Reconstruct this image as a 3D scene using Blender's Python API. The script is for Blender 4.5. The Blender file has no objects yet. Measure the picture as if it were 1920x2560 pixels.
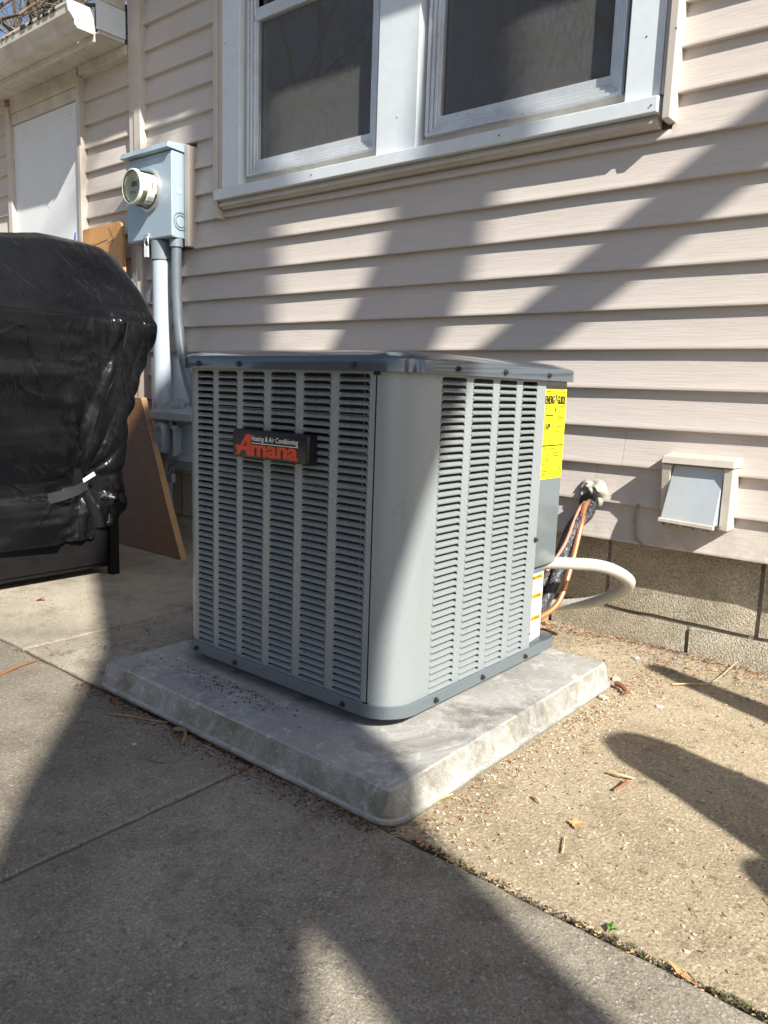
import bpy, bmesh, math, random
from mathutils import Vector, Matrix, noise
random.seed(7)
S = 0.63            # metres per drawing unit; drawing origin = lens, ground at z = G
G = -1.09
C = bpy.context.scene.collection
sc = bpy.context.scene
# ------------------------------------------------------------------ camera
def W(x, y, z): return Vector((x*S, y*S, (z-G)*S))
yaw, pit, rol = math.radians(-39.406), math.radians(-9.128), math.radians(-1.967)
f = Vector((math.sin(yaw)*math.cos(pit), math.cos(yaw)*math.cos(pit), math.sin(pit)))
rt = Vector((math.cos(yaw), -math.sin(yaw), 0)); dn = f.cross(rt)
cr, sr = math.cos(rol), math.sin(rol)
right = cr*rt + sr*dn; down = -sr*rt + cr*dn
cd = bpy.data.cameras.new('camera'); cam = bpy.data.objects.new('camera', cd); C.objects.link(cam)
M = Matrix((right, -down, -f)).transposed().to_4x4(); M.translation = W(0, 0, 0); cam.matrix_world = M
cd.sensor_fit = 'VERTICAL'; cd.sensor_height = 24; cd.sensor_width = 18; cd.lens = 24*1920.9/2560
cd.clip_start = 0.02; cd.clip_end = 600
sc.camera = cam
# ------------------------------------------------------------------ sky, sun, exposure
SD = Vector((1.25, -0.45, 1.0)).normalized()      # towards the sun
w = bpy.data.worlds.new('World'); sc.world = w; w.use_nodes = True
nt = w.node_tree; nt.nodes.clear()
sky = nt.nodes.new('ShaderNodeTexSky'); sky.sky_type = 'NISHITA'; sky.sun_disc = False
sky.sun_elevation = math.asin(SD.z); sky.sun_rotation = math.atan2(SD.x, SD.y)
sky.air_density = 0.9; sky.dust_density = 1.2; sky.ozone_density = 0.9
bg = nt.nodes.new('ShaderNodeBackground'); bg.inputs[1].default_value = 0.078
wo = nt.nodes.new('ShaderNodeOutputWorld')
nt.links.new(sky.outputs[0], bg.inputs[0]); nt.links.new(bg.outputs[0], wo.inputs[0])
sl = bpy.data.lights.new('sun', 'SUN'); sl.energy = 5.0; sl.angle = math.radians(0.53); sl.color = (1.0, 0.95, 0.855)
so = bpy.data.objects.new('sun', sl); C.objects.link(so); so.location = (6, -3, 8)
so.rotation_euler = SD.to_track_quat('Z', 'Y').to_euler()
sc.view_settings.view_transform = 'Standard'; sc.view_settings.look = 'None'
sc.view_settings.exposure = 0.93; sc.view_settings.gamma = 1.0
sc.view_settings.use_curve_mapping = False
# ------------------------------------------------------------------ materials
class N:
    def __init__(s, name):
        s.m = bpy.data.materials.new(name); s.m.use_nodes = True; s.t = s.m.node_tree
        s.p = s.t.nodes['Principled BSDF']; s.co = s.t.nodes.new('ShaderNodeTexCoord').outputs['Object']; s.h = None
    def n(s, k, **kw):
        x = s.t.nodes.new(k)
        for a, b in kw.items(): setattr(x, a, b)
        return x
    def l(s, a, b): s.t.links.new(a, b)
    def mapped(s, sc3):
        m = s.n('ShaderNodeMapping'); s.l(s.co, m.inputs[0]); m.inputs['Scale'].default_value = sc3; return m.outputs[0]
    def noise(s, scale, detail=4, rough=.55, co=None, dist=0):
        x = s.n('ShaderNodeTexNoise'); s.l(co or s.co, x.inputs['Vector'])
        x.inputs['Scale'].default_value = scale; x.inputs['Detail'].default_value = detail
        x.inputs['Roughness'].default_value = rough; x.inputs['Distortion'].default_value = dist; return x.outputs['Fac']
    def vor(s, scale, out='Distance', co=None, feature='F1'):
        x = s.n('ShaderNodeTexVoronoi'); x.feature = feature; s.l(co or s.co, x.inputs['Vector']); x.inputs['Scale'].default_value = scale; return x.outputs[out]
    def ramp(s, fac, stops):
        x = s.n('ShaderNodeValToRGB'); s.l(fac, x.inputs[0]); e = x.color_ramp.elements
        while len(e) < len(stops): e.new(0.5)
        for q, (p, c) in zip(e, stops):
            q.position = p; q.color = (c, c, c, 1) if isinstance(c, (int, float)) else (*c, 1)
        return x.outputs[0]
    def mix(s, fac, a, b, mode='MIX'):
        x = s.n('ShaderNodeMix', data_type='RGBA', blend_type=mode)
        for i, v in ((0, fac), (6, a), (7, b)):
            if isinstance(v, (int, float)): x.inputs[i].default_value = v if i == 0 else (v, v, v, 1)
            elif isinstance(v, tuple): x.inputs[i].default_value = (*v, 1)
            else: s.l(v, x.inputs[i])
        return x.outputs[2]
    def math(s, op, a, b=0.0):
        x = s.n('ShaderNodeMath', operation=op)
        for i, v in ((0, a), (1, b)):
            if isinstance(v, (int, float)): x.inputs[i].default_value = v
            else: s.l(v, x.inputs[i])
        return x.outputs[0]
    def bump(s, h, strength=.3, dist=.002):
        x = s.n('ShaderNodeBump'); x.inputs['Strength'].default_value = strength; x.inputs['Distance'].default_value = dist
        s.l(h, x.inputs['Height'])
        if s.h: s.l(s.h, x.inputs['Normal'])
        s.h = x.outputs[0]; s.l(s.h, s.p.inputs['Normal'])
    def base(s, v):
        if isinstance(v, tuple): s.p.inputs['Base Color'].default_value = (*v, 1)
        else: s.l(v, s.p.inputs['Base Color'])
    def set(s, rough=None, metal=None, spec=None, coat=None):
        for k, v in (('Roughness', rough), ('Metallic', metal), ('Specular IOR Level', spec), ('Coat Weight', coat)):
            if v is None: continue
            if isinstance(v, (int, float)): s.p.inputs[k].default_value = v
            else: s.l(v, s.p.inputs[k])
        return s.m
def paint(name, col, rough=.45, dirt=.15, dcol=(.12, .10, .08), scale=9, metal=0, bump=.08, spec=.5, coat=0, speck=0, var=.035):
    k = N(name)
    f1 = k.ramp(k.noise(scale, 6, .65), [(.35, 0.0), (.75, 1.0)])
    c = k.mix(k.math('MULTIPLY', f1, dirt), col, dcol)
    f2 = k.ramp(k.noise(scale*9, 3, .6), [(.3, 1-var), (.7, 1+var*.8)]); c = k.mix(1.0, c, f2, 'MULTIPLY')
    if speck:
        v = k.ramp(k.vor(speck), [(.0, 1.0), (.06, 1.0), (.09, 0.0)])
        g = k.ramp(k.noise(speck*.35, 2), [(.56, 0.0), (.6, 1.0)])
        c = k.mix(k.math('MULTIPLY', v, g), c, (.03, .025, .02))
    k.base(c)
    r = k.ramp(k.noise(scale*2, 4), [(.3, rough*.85), (.7, min(1, rough*1.2))])
    k.bump(k.noise(scale*14, 3), bump, .001)
    return k.set(rough=r, metal=metal, spec=spec, coat=coat)
def flat(name, col, rough=.5, metal=0, spec=.5):
    k = N(name); f1 = k.ramp(k.noise(60, 3), [(.3, .94), (.7, 1.05)])
    k.base(k.mix(1.0, col, f1, 'MULTIPLY')); return k.set(rough=rough, metal=metal, spec=spec)
def m_siding():
    k = N('vinyl_siding')
    g = k.noise(7, 5, .6, k.mapped((1, 1, 22)), 1.2)
    g2 = k.noise(60, 4, .6, k.mapped((1, 1, 10)), .4)
    d = k.ramp(k.noise(2.2, 6, .6), [(.35, 0.0), (.8, 1.0)])
    c = k.mix(k.math('MULTIPLY', d, .22), (.58, .527, .486), (.43, .375, .33))
    c = k.mix(1.0, c, k.ramp(g, [(.3, .93), (.7, 1.05)]), 'MULTIPLY')
    v = k.ramp(k.vor(55), [(.0, 1.0), (.035, 1.0), (.06, 0.0)])
    gg = k.ramp(k.noise(14, 2), [(.58, 0.0), (.62, 1.0)])
    c = k.mix(k.math('MULTIPLY', v, gg), c, (.05, .035, .025)); k.base(c)
    sx = k.n('ShaderNodeSeparateXYZ'); k.l(k.co, sx.inputs[0])
    lo = k.math('MULTIPLY', k.ramp(k.math('MULTIPLY', sx.outputs[2], 1.0), [(.28, 1.0), (.55, 0.0)]), k.ramp(k.noise(24, 6, .75), [(.45, 0.0), (.75, 1.0)]))
    c = k.mix(k.math('MULTIPLY', lo, .5), c, (.22, .17, .12)); k.base(c)
    k.bump(k.ramp(g, [(.42, 0.0), (.55, 1.0)]), .2, .0012); k.bump(g2, .2, .0006)
    return k.set(rough=k.ramp(d, [(0, .42), (1, .6)]), spec=.4)
def m_concrete(name, c_lo, c_hi, stone, scale=1.0, gravel=.5, stain=(.05, .045, .04), rusty=0):
    k = N(name)
    big = k.noise(1.7*scale, 8, .62); mid = k.noise(9*scale, 6, .7)
    c = k.mix(k.ramp(big, [(.32, 0.0), (.68, 1.0)]), c_lo, c_hi)
    c = k.mix(k.math('MULTIPLY', k.ramp(mid, [(.5, 0.0), (.78, 1.0)]), .65), c, stain)
    fine = k.noise(260*scale, 4, .8); f2 = k.noise(700*scale, 2, .7)
    c = k.mix(1.0, c, k.ramp(fine, [(.28, .42), (.42, .82), (.56, 1.08), (.72, 1.75)]), 'MULTIPLY')
    c = k.mix(1.0, c, k.ramp(f2, [(.3, .75), (.7, 1.25)]), 'MULTIPLY')
    wq = k.n('ShaderNodeTexNoise'); k.l(k.co, wq.inputs['Vector']); wq.inputs['Scale'].default_value = 90*scale
    va = k.n('ShaderNodeVectorMath', operation='MULTIPLY_ADD'); k.l(wq.outputs['Color'], va.inputs[0]); va.inputs[1].default_value = (.012,)*3; k.l(k.co, va.inputs[2]); wc = va.outputs[0]
    vd = k.vor(190*scale, co=wc); vc = k.vor(190*scale, 'Color', co=wc)
    gm = k.ramp(vd, [(0, 1.0), (.30, 1.0), (.55, 0.0)])
    sep = k.n('ShaderNodeSeparateColor'); k.l(vc, sep.inputs[0])
    sel = k.ramp(sep.outputs[0], [(1-gravel-.03, 0.0), (1-gravel, 1.0)])
    scol = k.ramp(sep.outputs[1], [(0, stone[0]), (.5, stone[1]), (1, stone[2])])
    msk = k.math('MULTIPLY', gm, sel); c = k.mix(k.math('MULTIPLY', msk, .7), c, scol)
    v2 = k.vor(62*scale, co=wc); v2c = k.vor(62*scale, 'Color', co=wc); s2 = k.n('ShaderNodeSeparateColor'); k.l(v2c, s2.inputs[0])
    m2 = k.math('MULTIPLY', k.ramp(v2, [(0, 1.0), (.3, 1.0), (.5, 0.0)]), k.ramp(s2.outputs[0], [(.86, 0.0), (.9, 1.0)]))
    m2 = k.math('MULTIPLY', m2, k.ramp(fine, [(.35, .2), (.55, 1.0)]))
    c = k.mix(k.math('MULTIPLY', m2, .8*gravel), c, k.ramp(s2.outputs[2], [(0, stone[0]), (.6, stone[1]), (1, stone[2])]))
    st = k.ramp(k.noise(3.1*scale, 5, .7, None, .6), [(.6, 0.0), (.72, 1.0)]); c = k.mix(k.math('MULTIPLY', st, .6), c, stain)
    s4 = k.ramp(k.noise(1.3*scale, 7, .7, k.mapped((1, .55, 1)), 1.2), [(.46, 0.0), (.66, 1.0)]); c = k.mix(k.math('MULTIPLY', s4, .38), c, stain)
    k.base(c)
    k.bump(mid, .25, .006); k.bump(fine, .8, .0022); k.bump(k.math('ADD', k.math('MULTIPLY', msk, .6), m2), .5, .002)
    return k.set(rough=.92, spec=.25)
def m_pad():
    k = N('pad_concrete')
    a = k.noise(5, 7, .7, None, .8); b = k.noise(26, 6, .7, None, 1.5); sct = k.noise(40, 5, .7, k.mapped((1, 5, 1)), 2)
    c = k.mix(k.ramp(a, [(.35, 0.0), (.65, 1.0)]), (.27, .268, .255), (.40, .395, .38))
    c = k.mix(k.math('MULTIPLY', k.ramp(b, [(.52, 0.0), (.66, 1.0)]), .6), c, (.58, .57, .55))
    c = k.mix(k.math('MULTIPLY', k.ramp(sct, [(.62, 0.0), (.7, 1.0)]), .5), c, (.6, .6, .6))
    # greenish brown film on the upright faces: wear that belongs to the concrete
    g = k.n('ShaderNodeNewGeometry'); sx = k.n('ShaderNodeSeparateXYZ'); k.l(g.outputs['Normal'], sx.inputs[0])
    side = k.ramp(k.math('ABSOLUTE', sx.outputs[2]), [(.5, 1.0), (.8, 0.0)])
    film = k.ramp(k.noise(9, 8, .75, None, .6), [(.40, 0.0), (.66, 1.0)])
    c = k.mix(k.math('MULTIPLY', k.math('MULTIPLY', side, film), .8), c, (.13, .115, .06))
    dk = k.ramp(k.noise(4.2, 7, .75, None, .5), [(.54, 0.0), (.66, 1.0)]); c = k.mix(k.math('MULTIPLY', dk, .7), c, (.12, .11, .095))
    fine = k.noise(300, 3, .7); c = k.mix(1.0, c, k.ramp(fine, [(.3, .75), (.7, 1.2)]), 'MULTIPLY')
    pit = k.ramp(k.vor(60), [(0, 1.0), (.06, 1.0), (.1, 0.0)]); ps = k.ramp(k.noise(9, 2), [(.5, 0.0), (.6, 1.0)])
    c = k.mix(k.math('MULTIPLY', pit, ps), c, (.05, .045, .04)); k.base(c)
    k.bump(b, .15, .002); k.bump(fine, .2, .0006)
    return k.set(rough=.8, spec=.3)
def m_block():
    k = N('concrete_block')
    f = k.noise(190, 3, .8); v = k.vor(230)
    c = k.mix(k.ramp(k.noise(4, 6, .65), [(.35, 0.0), (.65, 1.0)]), (.32, .275, .20), (.50, .445, .35))
    ef = k.math('MULTIPLY', k.ramp(k.noise(6, 7, .75, None, .8), [(.50, 0.0), (.64, 1.0)]), k.ramp(f, [(.4, 0.0), (.6, 1.0)]))
    c = k.mix(k.math('MULTIPLY', ef, .8), c, (.55, .52, .46))
    c = k.mix(1.0, c, k.ramp(f, [(.3, .45), (.5, 1.0), (.7, 1.5)]), 'MULTIPLY')
    gr = k.ramp(k.noise(6, 4), [(.55, 0.0), (.75, 1.0)]); c = k.mix(k.math('MULTIPLY', gr, .35), c, (.12, .12, .04)); k.base(c)
    k.bump(f, .8, .003); k.bump(v, .6, .002); return k.set(rough=.95, spec=.2)
def m_wood(name, a, b, sc3=(2, 2, 14)):
    k = N(name); g = k.noise(5, 6, .6, k.mapped(sc3), 2.5)
    c = k.mix(k.ramp(g, [(.3, 0.0), (.7, 1.0)]), a, b)
    c = k.mix(1.0, c, k.ramp(k.noise(90, 3, .6, k.mapped(sc3)), [(.3, .8), (.7, 1.15)]), 'MULTIPLY'); k.base(c)
    k.bump(g, .2, .001); return k.set(rough=.6)
def m_cover():
    k = N('cover_vinyl'); k.base(k.mix(k.ramp(k.noise(3, 4), [(.4, 0.0), (.7, 1.0)]), (.004, .0045, .006), (.009, .009, .011)))
    k.bump(k.ramp(k.noise(6, 3, .5, k.mapped((1, 1, .8)), .8), [(.44, 0.0), (.5, 1.0), (.56, 0.0)]), .28, .006)
    k.bump(k.ramp(k.noise(13, 3, .5, k.mapped((1, 1.4, .7)), .5), [(.42, 0.0), (.5, 1.0), (.58, 0.0)]), .15, .003)
    k.bump(k.noise(420, 2), .12, .0004)
    return k.set(rough=k.ramp(k.noise(9, 4), [(.3, .18), (.7, .30)]), spec=.38)
def m_screen():
    k = N('insect_screen'); k.base(k.mix(k.ramp(k.noise(60, 3, .6, k.mapped((6, 1, .6))), [(.3, 0.0), (.7, 1.0)]), (.15, .15, .15), (.26, .26, .255)))
    tr = k.n('ShaderNodeBsdfTransparent'); mx = k.n('ShaderNodeMixShader'); out = k.t.nodes['Material Output']
    mx.inputs[0].default_value = .42; k.l(tr.outputs[0], mx.inputs[1]); k.l(k.p.outputs[0], mx.inputs[2]); k.l(mx.outputs[0], out.inputs[0])
    return k.set(rough=.5, spec=.4)
def m_glass(name='window_glass', tint=(1, 1, 1), r=.0):
    k = N(name); tr = k.n('ShaderNodeBsdfTransparent'); tr.inputs[0].default_value = (*tint, 1)
    gl = k.n('ShaderNodeBsdfGlossy'); gl.inputs['Roughness'].default_value = r; fr = k.n('ShaderNodeFresnel'); fr.inputs[0].default_value = 1.9 if name == 'window_glass' else 1.3
    mx = k.n('ShaderNodeMixShader'); k.l(fr.outputs[0], mx.inputs[0]); k.l(tr.outputs[0], mx.inputs[1]); k.l(gl.outputs[0], mx.inputs[2])
    k.l(mx.outputs[0], k.t.nodes['Material Output'].inputs[0]); return k.m
def m_bark():
    k = N('bark'); g = k.noise(9, 6, .7, k.mapped((1, 1, .35)), 1)
    k.base(k.mix(k.ramp(g, [(.3, 0.0), (.7, 1.0)]), (.06, .045, .03), (.20, .16, .12))); k.bump(g, .8, .01); return k.set(rough=.9)
def m_foam():
    k = N('foil_foam'); wv = k.noise(140, 3, .6, None, 1)
    k.base(k.mix(k.ramp(wv, [(.5, 0.0), (.7, 1.0)]), (.02, .02, .024), (.22, .23, .26))); k.bump(wv, .9, .004); return k.set(rough=.28)
MT = dict(
 siding=m_siding(),
 trim=paint('taupe_trim', (.57, .52, .465), .45, .3, (.3, .25, .2), 6, speck=30),
 white=paint('white_painted_trim', (.72, .78, .83), .4, .18, (.4, .38, .34), 4, speck=24),
 dirtywhite=paint('weathered_white_paint', (.66, .62, .55), .55, .6, (.27, .235, .19), 7, speck=40),
 board=paint('white_board', (.74, .76, .79), .5, .15, (.5, .48, .45), 3, speck=18),
 alu=paint('window_aluminium', (.74, .78, .82), .35, .4, (.3, .28, .26), 12, metal=.35, speck=40),
 dark=flat('dark_room', (.012, .012, .013), .9), blind=flat('blind_slats', (.35, .34, .32), .6),
 glass=m_glass(), screen=m_screen(),
 slab=m_concrete('patio_concrete', (.19, .165, .125), (.345, .31, .25), ((.10, .09, .08), (.34, .31, .27), (.50, .46, .40)), 1.0, .36, (.10, .082, .06)),
 slabr=m_concrete('old_aggregate_concrete', (.30, .235, .155), (.48, .40, .285), ((.16, .12, .07), (.40, .34, .25), (.66, .60, .48)), .8, .45, (.15, .125, .075)),
 slabl=m_concrete('left_patio_concrete', (.31, .275, .215), (.47, .42, .34), ((.15, .13, .10), (.30, .27, .22), (.5, .45, .38)), .95, .35, (.10, .085, .065)),
 soil=m_concrete('dirt', (.07, .055, .04), (.14, .11, .08), ((.05, .04, .03), (.14, .11, .08), (.25, .22, .17)), 1.2, .5, (.03, .022, .015)),
 lawn=m_concrete('bare_lawn', (.10, .10, .05), (.17, .15, .08), ((.07, .06, .03), (.12, .12, .06), (.2, .18, .1)), .5, .4, (.06, .05, .03)),
 pad=m_pad(), block=m_block(), mortar=m_concrete('mortar', (.20, .17, .13), (.38, .34, .28), ((.1, .09, .07), (.2, .18, .15), (.3, .28, .24)), 1.5, .3),
 acpanel=paint('grey_panel_enamel', (.25, .278, .290), .28, .0, bump=.01, spec=.5, var=.008),
 acpan=paint('pan_enamel', (.125, .15, .165), .3, .0, var=.01, bump=.01), acdark=paint('slate_enamel', (.06, .08, .10), .14, .0, var=.01, bump=.01, spec=.6, coat=.5),
 acservice=paint('service_panel_enamel', (.14, .165, .175), .2, .0, (.15, .17, .18), 3, bump=.03, coat=.3),
 black=flat('black_plastic', (.012, .012, .014), .35), coil=None,
 red=flat('red_letter', (.62, .055, .02), .35), wht=flat('white_letter', (.8, .8, .8), .5),
 yellow=flat('yellow_label', (.90, .80, .01), .5), orange=flat('orange_bar', (.9, .36, .02), .5), paper=flat('label_white', (.82, .84, .84), .5),
 ink=flat('label_ink', (.03, .025, .01), .6), faint=flat('faint_ink', (.11, .095, .01), .6), greyink=flat('grey_ink', (.36, .40, .46), .6),
 screw=flat('screw_steel', (.10, .105, .11), .3, .8),
 metergrey=paint('blue_grey_box_paint', (.37, .47, .56), .36, .25, (.25, .30, .35), 6, bump=.04, metal=.15, speck=26),
 pvc=paint('grey_pvc', (.40, .47, .55), .42, .35, (.30, .31, .33), 8, speck=24), darkpvc=paint('dark_conduit', (.12, .15, .18), .4, .3, (.25, .27, .28), 14),
 discon=paint('disconnect_grey', (.20, .245, .29), .4, .35, (.12, .13, .14), 10, speck=30), steel=flat('galvanised', (.55, .56, .58), .38, .7),
 meterglass=m_glass('meter_glass', (.98, .99, .955), .05), cream=paint('meter_cream', (.72, .73, .62), .4, .1), lcd=flat('meter_lcd', (.10, .12, .10), .3), redink=flat('red_ink', (.7, .12, .12), .5),
 cover=m_cover(), cabinet=paint('black_cabinet', (.006, .006, .007), .5, .15, (.02, .018, .016), 14, bump=.2, spec=.2), strap=flat('strap_grey', (.014, .014, .02), .8),
 tagw=flat('white_tag', (.75, .76, .8), .6),
 ply=m_wood('plywood', (.10, .042, .016), (.19, .085, .033)), plyedge=m_wood('plywood_edge', (.30, .17, .08), (.45, .27, .13)), board2=m_wood('orange_plywood', (.50, .25, .09), (.68, .38, .16), (14, 2, 2)),
 blue=flat('blue_plastic', (.02, .08, .6), .4),
 galv=paint('galvanised_flap', (.55, .60, .66), .34, .3, (.35, .36, .38), 10, metal=.4, speck=20), lint=flat('lint', (.10, .08, .06), 1.0),
 putty=paint('duct_putty', (.42, .40, .35), .7, .4, (.25, .23, .2), 20, bump=.6), copper=paint('copper', (.86, .40, .20), .32, .2, (.45, .2, .1), 20, metal=.75),
 pink=flat('pink_wire', (.62, .25, .20), .4), foam=m_foam(), whip=paint('whip_plastic', (.50, .485, .44), .45, .3, (.4, .37, .3), 12), cable=flat('grey_cable', (.26, .25, .23), .5),
 bark=m_bark(), twig=m_wood('twig_bark', (.16, .10, .06), (.36, .25, .14)), straw=flat('straw', (.52, .40, .22), .8),
 leaf=paint('dry_leaf', (.62, .34, .15), .6, .4, (.35, .15, .06), 40), leafd=paint('dark_dry_leaf', (.30, .13, .06), .7, .4, (.12, .05, .02), 40),
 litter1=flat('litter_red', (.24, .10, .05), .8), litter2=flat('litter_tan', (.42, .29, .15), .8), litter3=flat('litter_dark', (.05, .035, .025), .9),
 chip=flat('stone_chip', (.50, .46, .38), .8), chipg=flat('grey_stone_chip', (.24, .23, .21), .8), moss=flat('moss_green', (.085, .09, .03), .9), green=flat('weed_green', (.10, .19, .035), .6),
 blockerwall=paint('brown_blocker_wall', (.13, .10, .08), .7, .3), blockerdoor=paint('tan_blocker_door', (.28, .23, .18), .6, .3), shingle=flat('shingle', (.10, .09, .085), .9), darkbrown=flat('dark_brown', (.05, .04, .035), 1.0),
)
def m_coil():
    k = N('coil_fins'); g = k.noise(3, 1, .5, k.mapped((260, 260, 3))); k.base(k.mix(k.ramp(g, [(.45, 0.0), (.6, 1.0)]), (.006, .006, .007), (.03, .026, .022)))
    k.bump(g, .5, .002); return k.set(rough=.6)
MT['coil'] = m_coil()
# ------------------------------------------------------------------ object helpers
ORG = {}
def thing(name, label, cat, loc, group=None, kind=None):
    o = bpy.data.objects.new(name, None); C.objects.link(o); o.empty_display_size = .05
    p = W(*loc); o.location = p; ORG[o.name] = p
    if label: o['label'] = label
    if cat: o['category'] = cat
    if group: o['group'] = group
    if kind: o['kind'] = kind
    return o
def obj(name, geo, mat, parent=None, smooth=None, bevel=None, label=None, cat=None, kind=None, group=None, origin=None, segs=2):
    """geo = (verts, faces) in drawing units"""
    vs, fs = geo
    nosplit = True
    if parent is not None: org = ORG[parent.name]
    else: org = W(*(origin if origin else vs[0]))
    me = bpy.data.meshes.new(name)
    me.from_pydata([W(*v)-org for v in vs], [], fs); me.update()
    if len(fs) < 60000:
        bm = bmesh.new(); bm.from_mesh(me); bmesh.ops.recalc_face_normals(bm, faces=bm.faces); bm.to_mesh(me); bm.free()
    me.materials.append(MT[mat] if isinstance(mat, str) else mat)
    o = bpy.data.objects.new(name, me); C.objects.link(o)
    if parent is not None: o.parent = parent
    else: o.location = org
    ORG[o.name] = org
    if smooth is not None:
        me.polygons.foreach_set('use_smooth', [True]*len(me.polygons))
        try: me.set_sharp_from_angle(angle=math.radians(smooth))
        except Exception: pass
    if bevel:
        b = o.modifiers.new('bevel', 'BEVEL'); b.width = bevel*S; b.segments = segs; b.limit_method = 'ANGLE'; b.angle_limit = math.radians(35)
    if label: o['label'] = label
    if cat: o['category'] = cat
    if kind: o['kind'] = kind
    if group: o['group'] = group
    return o
def join(*gs):
    V, F = [], []
    for v, fc in gs:
        n = len(V); V += list(v); F += [tuple(i+n for i in q) for q in fc]
    return V, F
def box(x0, x1, y0, y1, z0, z1):
    v = [(x, y, z) for z in (z0, z1) for y in (y0, y1) for x in (x0, x1)]
    return v, [(0, 2, 3, 1), (4, 5, 7, 6), (0, 1, 5, 4), (2, 6, 7, 3), (0, 4, 6, 2), (1, 3, 7, 5)]
def hexa(b, t):   # b,t: 4 bottom and 4 top points (ccw seen from above)
    return list(b)+list(t), [(3, 2, 1, 0), (4, 5, 6, 7), (0, 1, 5, 4), (1, 2, 6, 5), (2, 3, 7, 6), (3, 0, 4, 7)]
def loft(loops, cap0=True, cap1=True, closed=True):
    n = len(loops[0]); V = [p for L in loops for p in L]; F = []
    for i in range(len(loops)-1):
        for j in range(n if closed else n-1):
            a, b = i*n+j, i*n+(j+1) % n; F.append((a, b, b+n, a+n))
    if cap0: F.append(tuple(range(n-1, -1, -1)))
    if cap1: F.append(tuple(range((len(loops)-1)*n, len(loops)*n)))
    return V, F
def extrude(prof, axis, a, b):     # prof: list of 2-tuples in the other two axes
    def mk(p, t): return (t, p[0], p[1]) if axis == 'x' else ((p[0], t, p[1]) if axis == 'y' else (p[0], p[1], t))
    return loft([[mk(p, a) for p in prof], [mk(p, b) for p in prof]])
def smooth_path(pts, sub=6):
    P = [Vector(p) for p in pts]; out = []
    for i in range(len(P)-1):
        p0 = P[max(i-1, 0)]; p1 = P[i]; p2 = P[i+1]; p3 = P[min(i+2, len(P)-1)]
        for k in range(sub):
            t = k/sub; out.append(.5*((2*p1)+(-p0+p2)*t+(2*p0-5*p1+4*p2-p3)*t*t+(-p0+3*p1-3*p2+p3)*t**3))
    out.append(P[-1]); return out
def tube(pts, r, n=12, sub=6, ridge=0, caps=True):
    P = smooth_path(pts, sub) if sub > 1 else [Vector(p) for p in pts]
    R = r if callable(r) else (lambda t: r)
    loops = []; up = None
    for i, p in enumerate(P):
        t = (P[min(i+1, len(P)-1)]-P[max(i-1, 0)]).normalized()
        if up is None: up = Vector((0, 0, 1)) if abs(t.z) < .9 else Vector((1, 0, 0))
        a = t.cross(up).normalized(); b = a.cross(t).normalized(); up = b
        rr = R(i/(len(P)-1))*(1+(ridge if i % 2 else -ridge))
        loops.append([tuple(p+a*math.cos(2*math.pi*k/n)*rr+b*math.sin(2*math.pi*k/n)*rr) for k in range(n)])
    return loft(loops, caps, caps)
def cyl(c, axis, r, h, n=32, r2=None):
    c = Vector(c); A = {'x': (Vector((0, 1, 0)), Vector((0, 0, 1)), Vector((1, 0, 0))), 'y': (Vector((0, 0, 1)), Vector((1, 0, 0)), Vector((0, 1, 0))), 'z': (Vector((1, 0, 0)), Vector((0, 1, 0)), Vector((0, 0, 1)))}[axis]
    L = []
    for t, rr in ((0, r), (h, r if r2 is None else r2)):
        L.append([tuple(c+A[2]*t+A[0]*rr*math.cos(2*math.pi*k/n)+A[1]*rr*math.sin(2*math.pi*k/n)) for k in range(n)])
    return loft(L)
def lathe_y(c, prof, n=40, caps=True):    # prof: (dy, r)
    return loft([[(c[0]+r*math.sin(2*math.pi*k/n), c[1]+dy, c[2]+r*math.cos(2*math.pi*k/n)) for k in range(n)] for dy, r in prof], caps, caps)
def rrect(x0, x1, y0, y1, rad, off=0, seg=8):
    """rounded rectangle, rad = radii for corners (x0y0, x1y0, x1y1, x0y1)"""
    out = []; x0 -= off; x1 += off; y0 -= off; y1 += off
    for (cx, cy, sx, sy, a0), r in zip(((x0, y0, 1, 1, 180), (x1, y0, -1, 1, 270), (x1, y1, -1, -1, 0), (x0, y1, 1, -1, 90)), rad):
        r = max(r+off, .001)
        for k in range(seg+1):
            a = math.radians(a0+90*k/seg); out.append((cx+sx*r+r*math.cos(a), cy+sy*r+r*math.sin(a)))
    return out
def text_geo(body, size, place, offset=0.0, shear=0.0, xs=1.0, bold=0, extr=0.0, spacing=1.0):
    """font outline -> (verts, faces); place(u, v, h) maps flat text coords to drawing units"""
    cu = bpy.data.curves.new('t', 'FONT'); cu.body = body; cu.size = size; cu.shear = shear; cu.offset = offset; cu.space_character = spacing
    cu.resolution_u = 4; o = bpy.data.objects.new('t', cu); C.objects.link(o)
    dg = bpy.context.evaluated_depsgraph_get(); me = bpy.data.meshes.new_from_object(o.evaluated_get(dg))
    vs = [(v.co.x*xs, v.co.y) for v in me.vertices]; fs = [tuple(p.vertices) for p in me.polygons]
    bpy.data.objects.remove(o); bpy.data.curves.remove(cu); bpy.data.meshes.remove(me)
    wdt = max(v[0] for v in vs) if vs else 0
    return [place(u, v) for u, v in vs], fs, wdt
def fit_text(body, x0, x1, z0, z1, place, **kw):
    """text stretched into the rectangle x0..x1, z0..z1 of place()"""
    raw, fs, _ = text_geo(body, 1.0, lambda u, v: (u, v), **kw)
    us = [p[0] for p in raw]; vv = [p[1] for p in raw]; a, b, c, d = min(us), max(us), min(vv), max(vv)
    return [place(x0+(u-a)/(b-a)*(x1-x0), z0+(v-c)/(d-c)*(z1-z0)) for u, v in raw], fs
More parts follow.
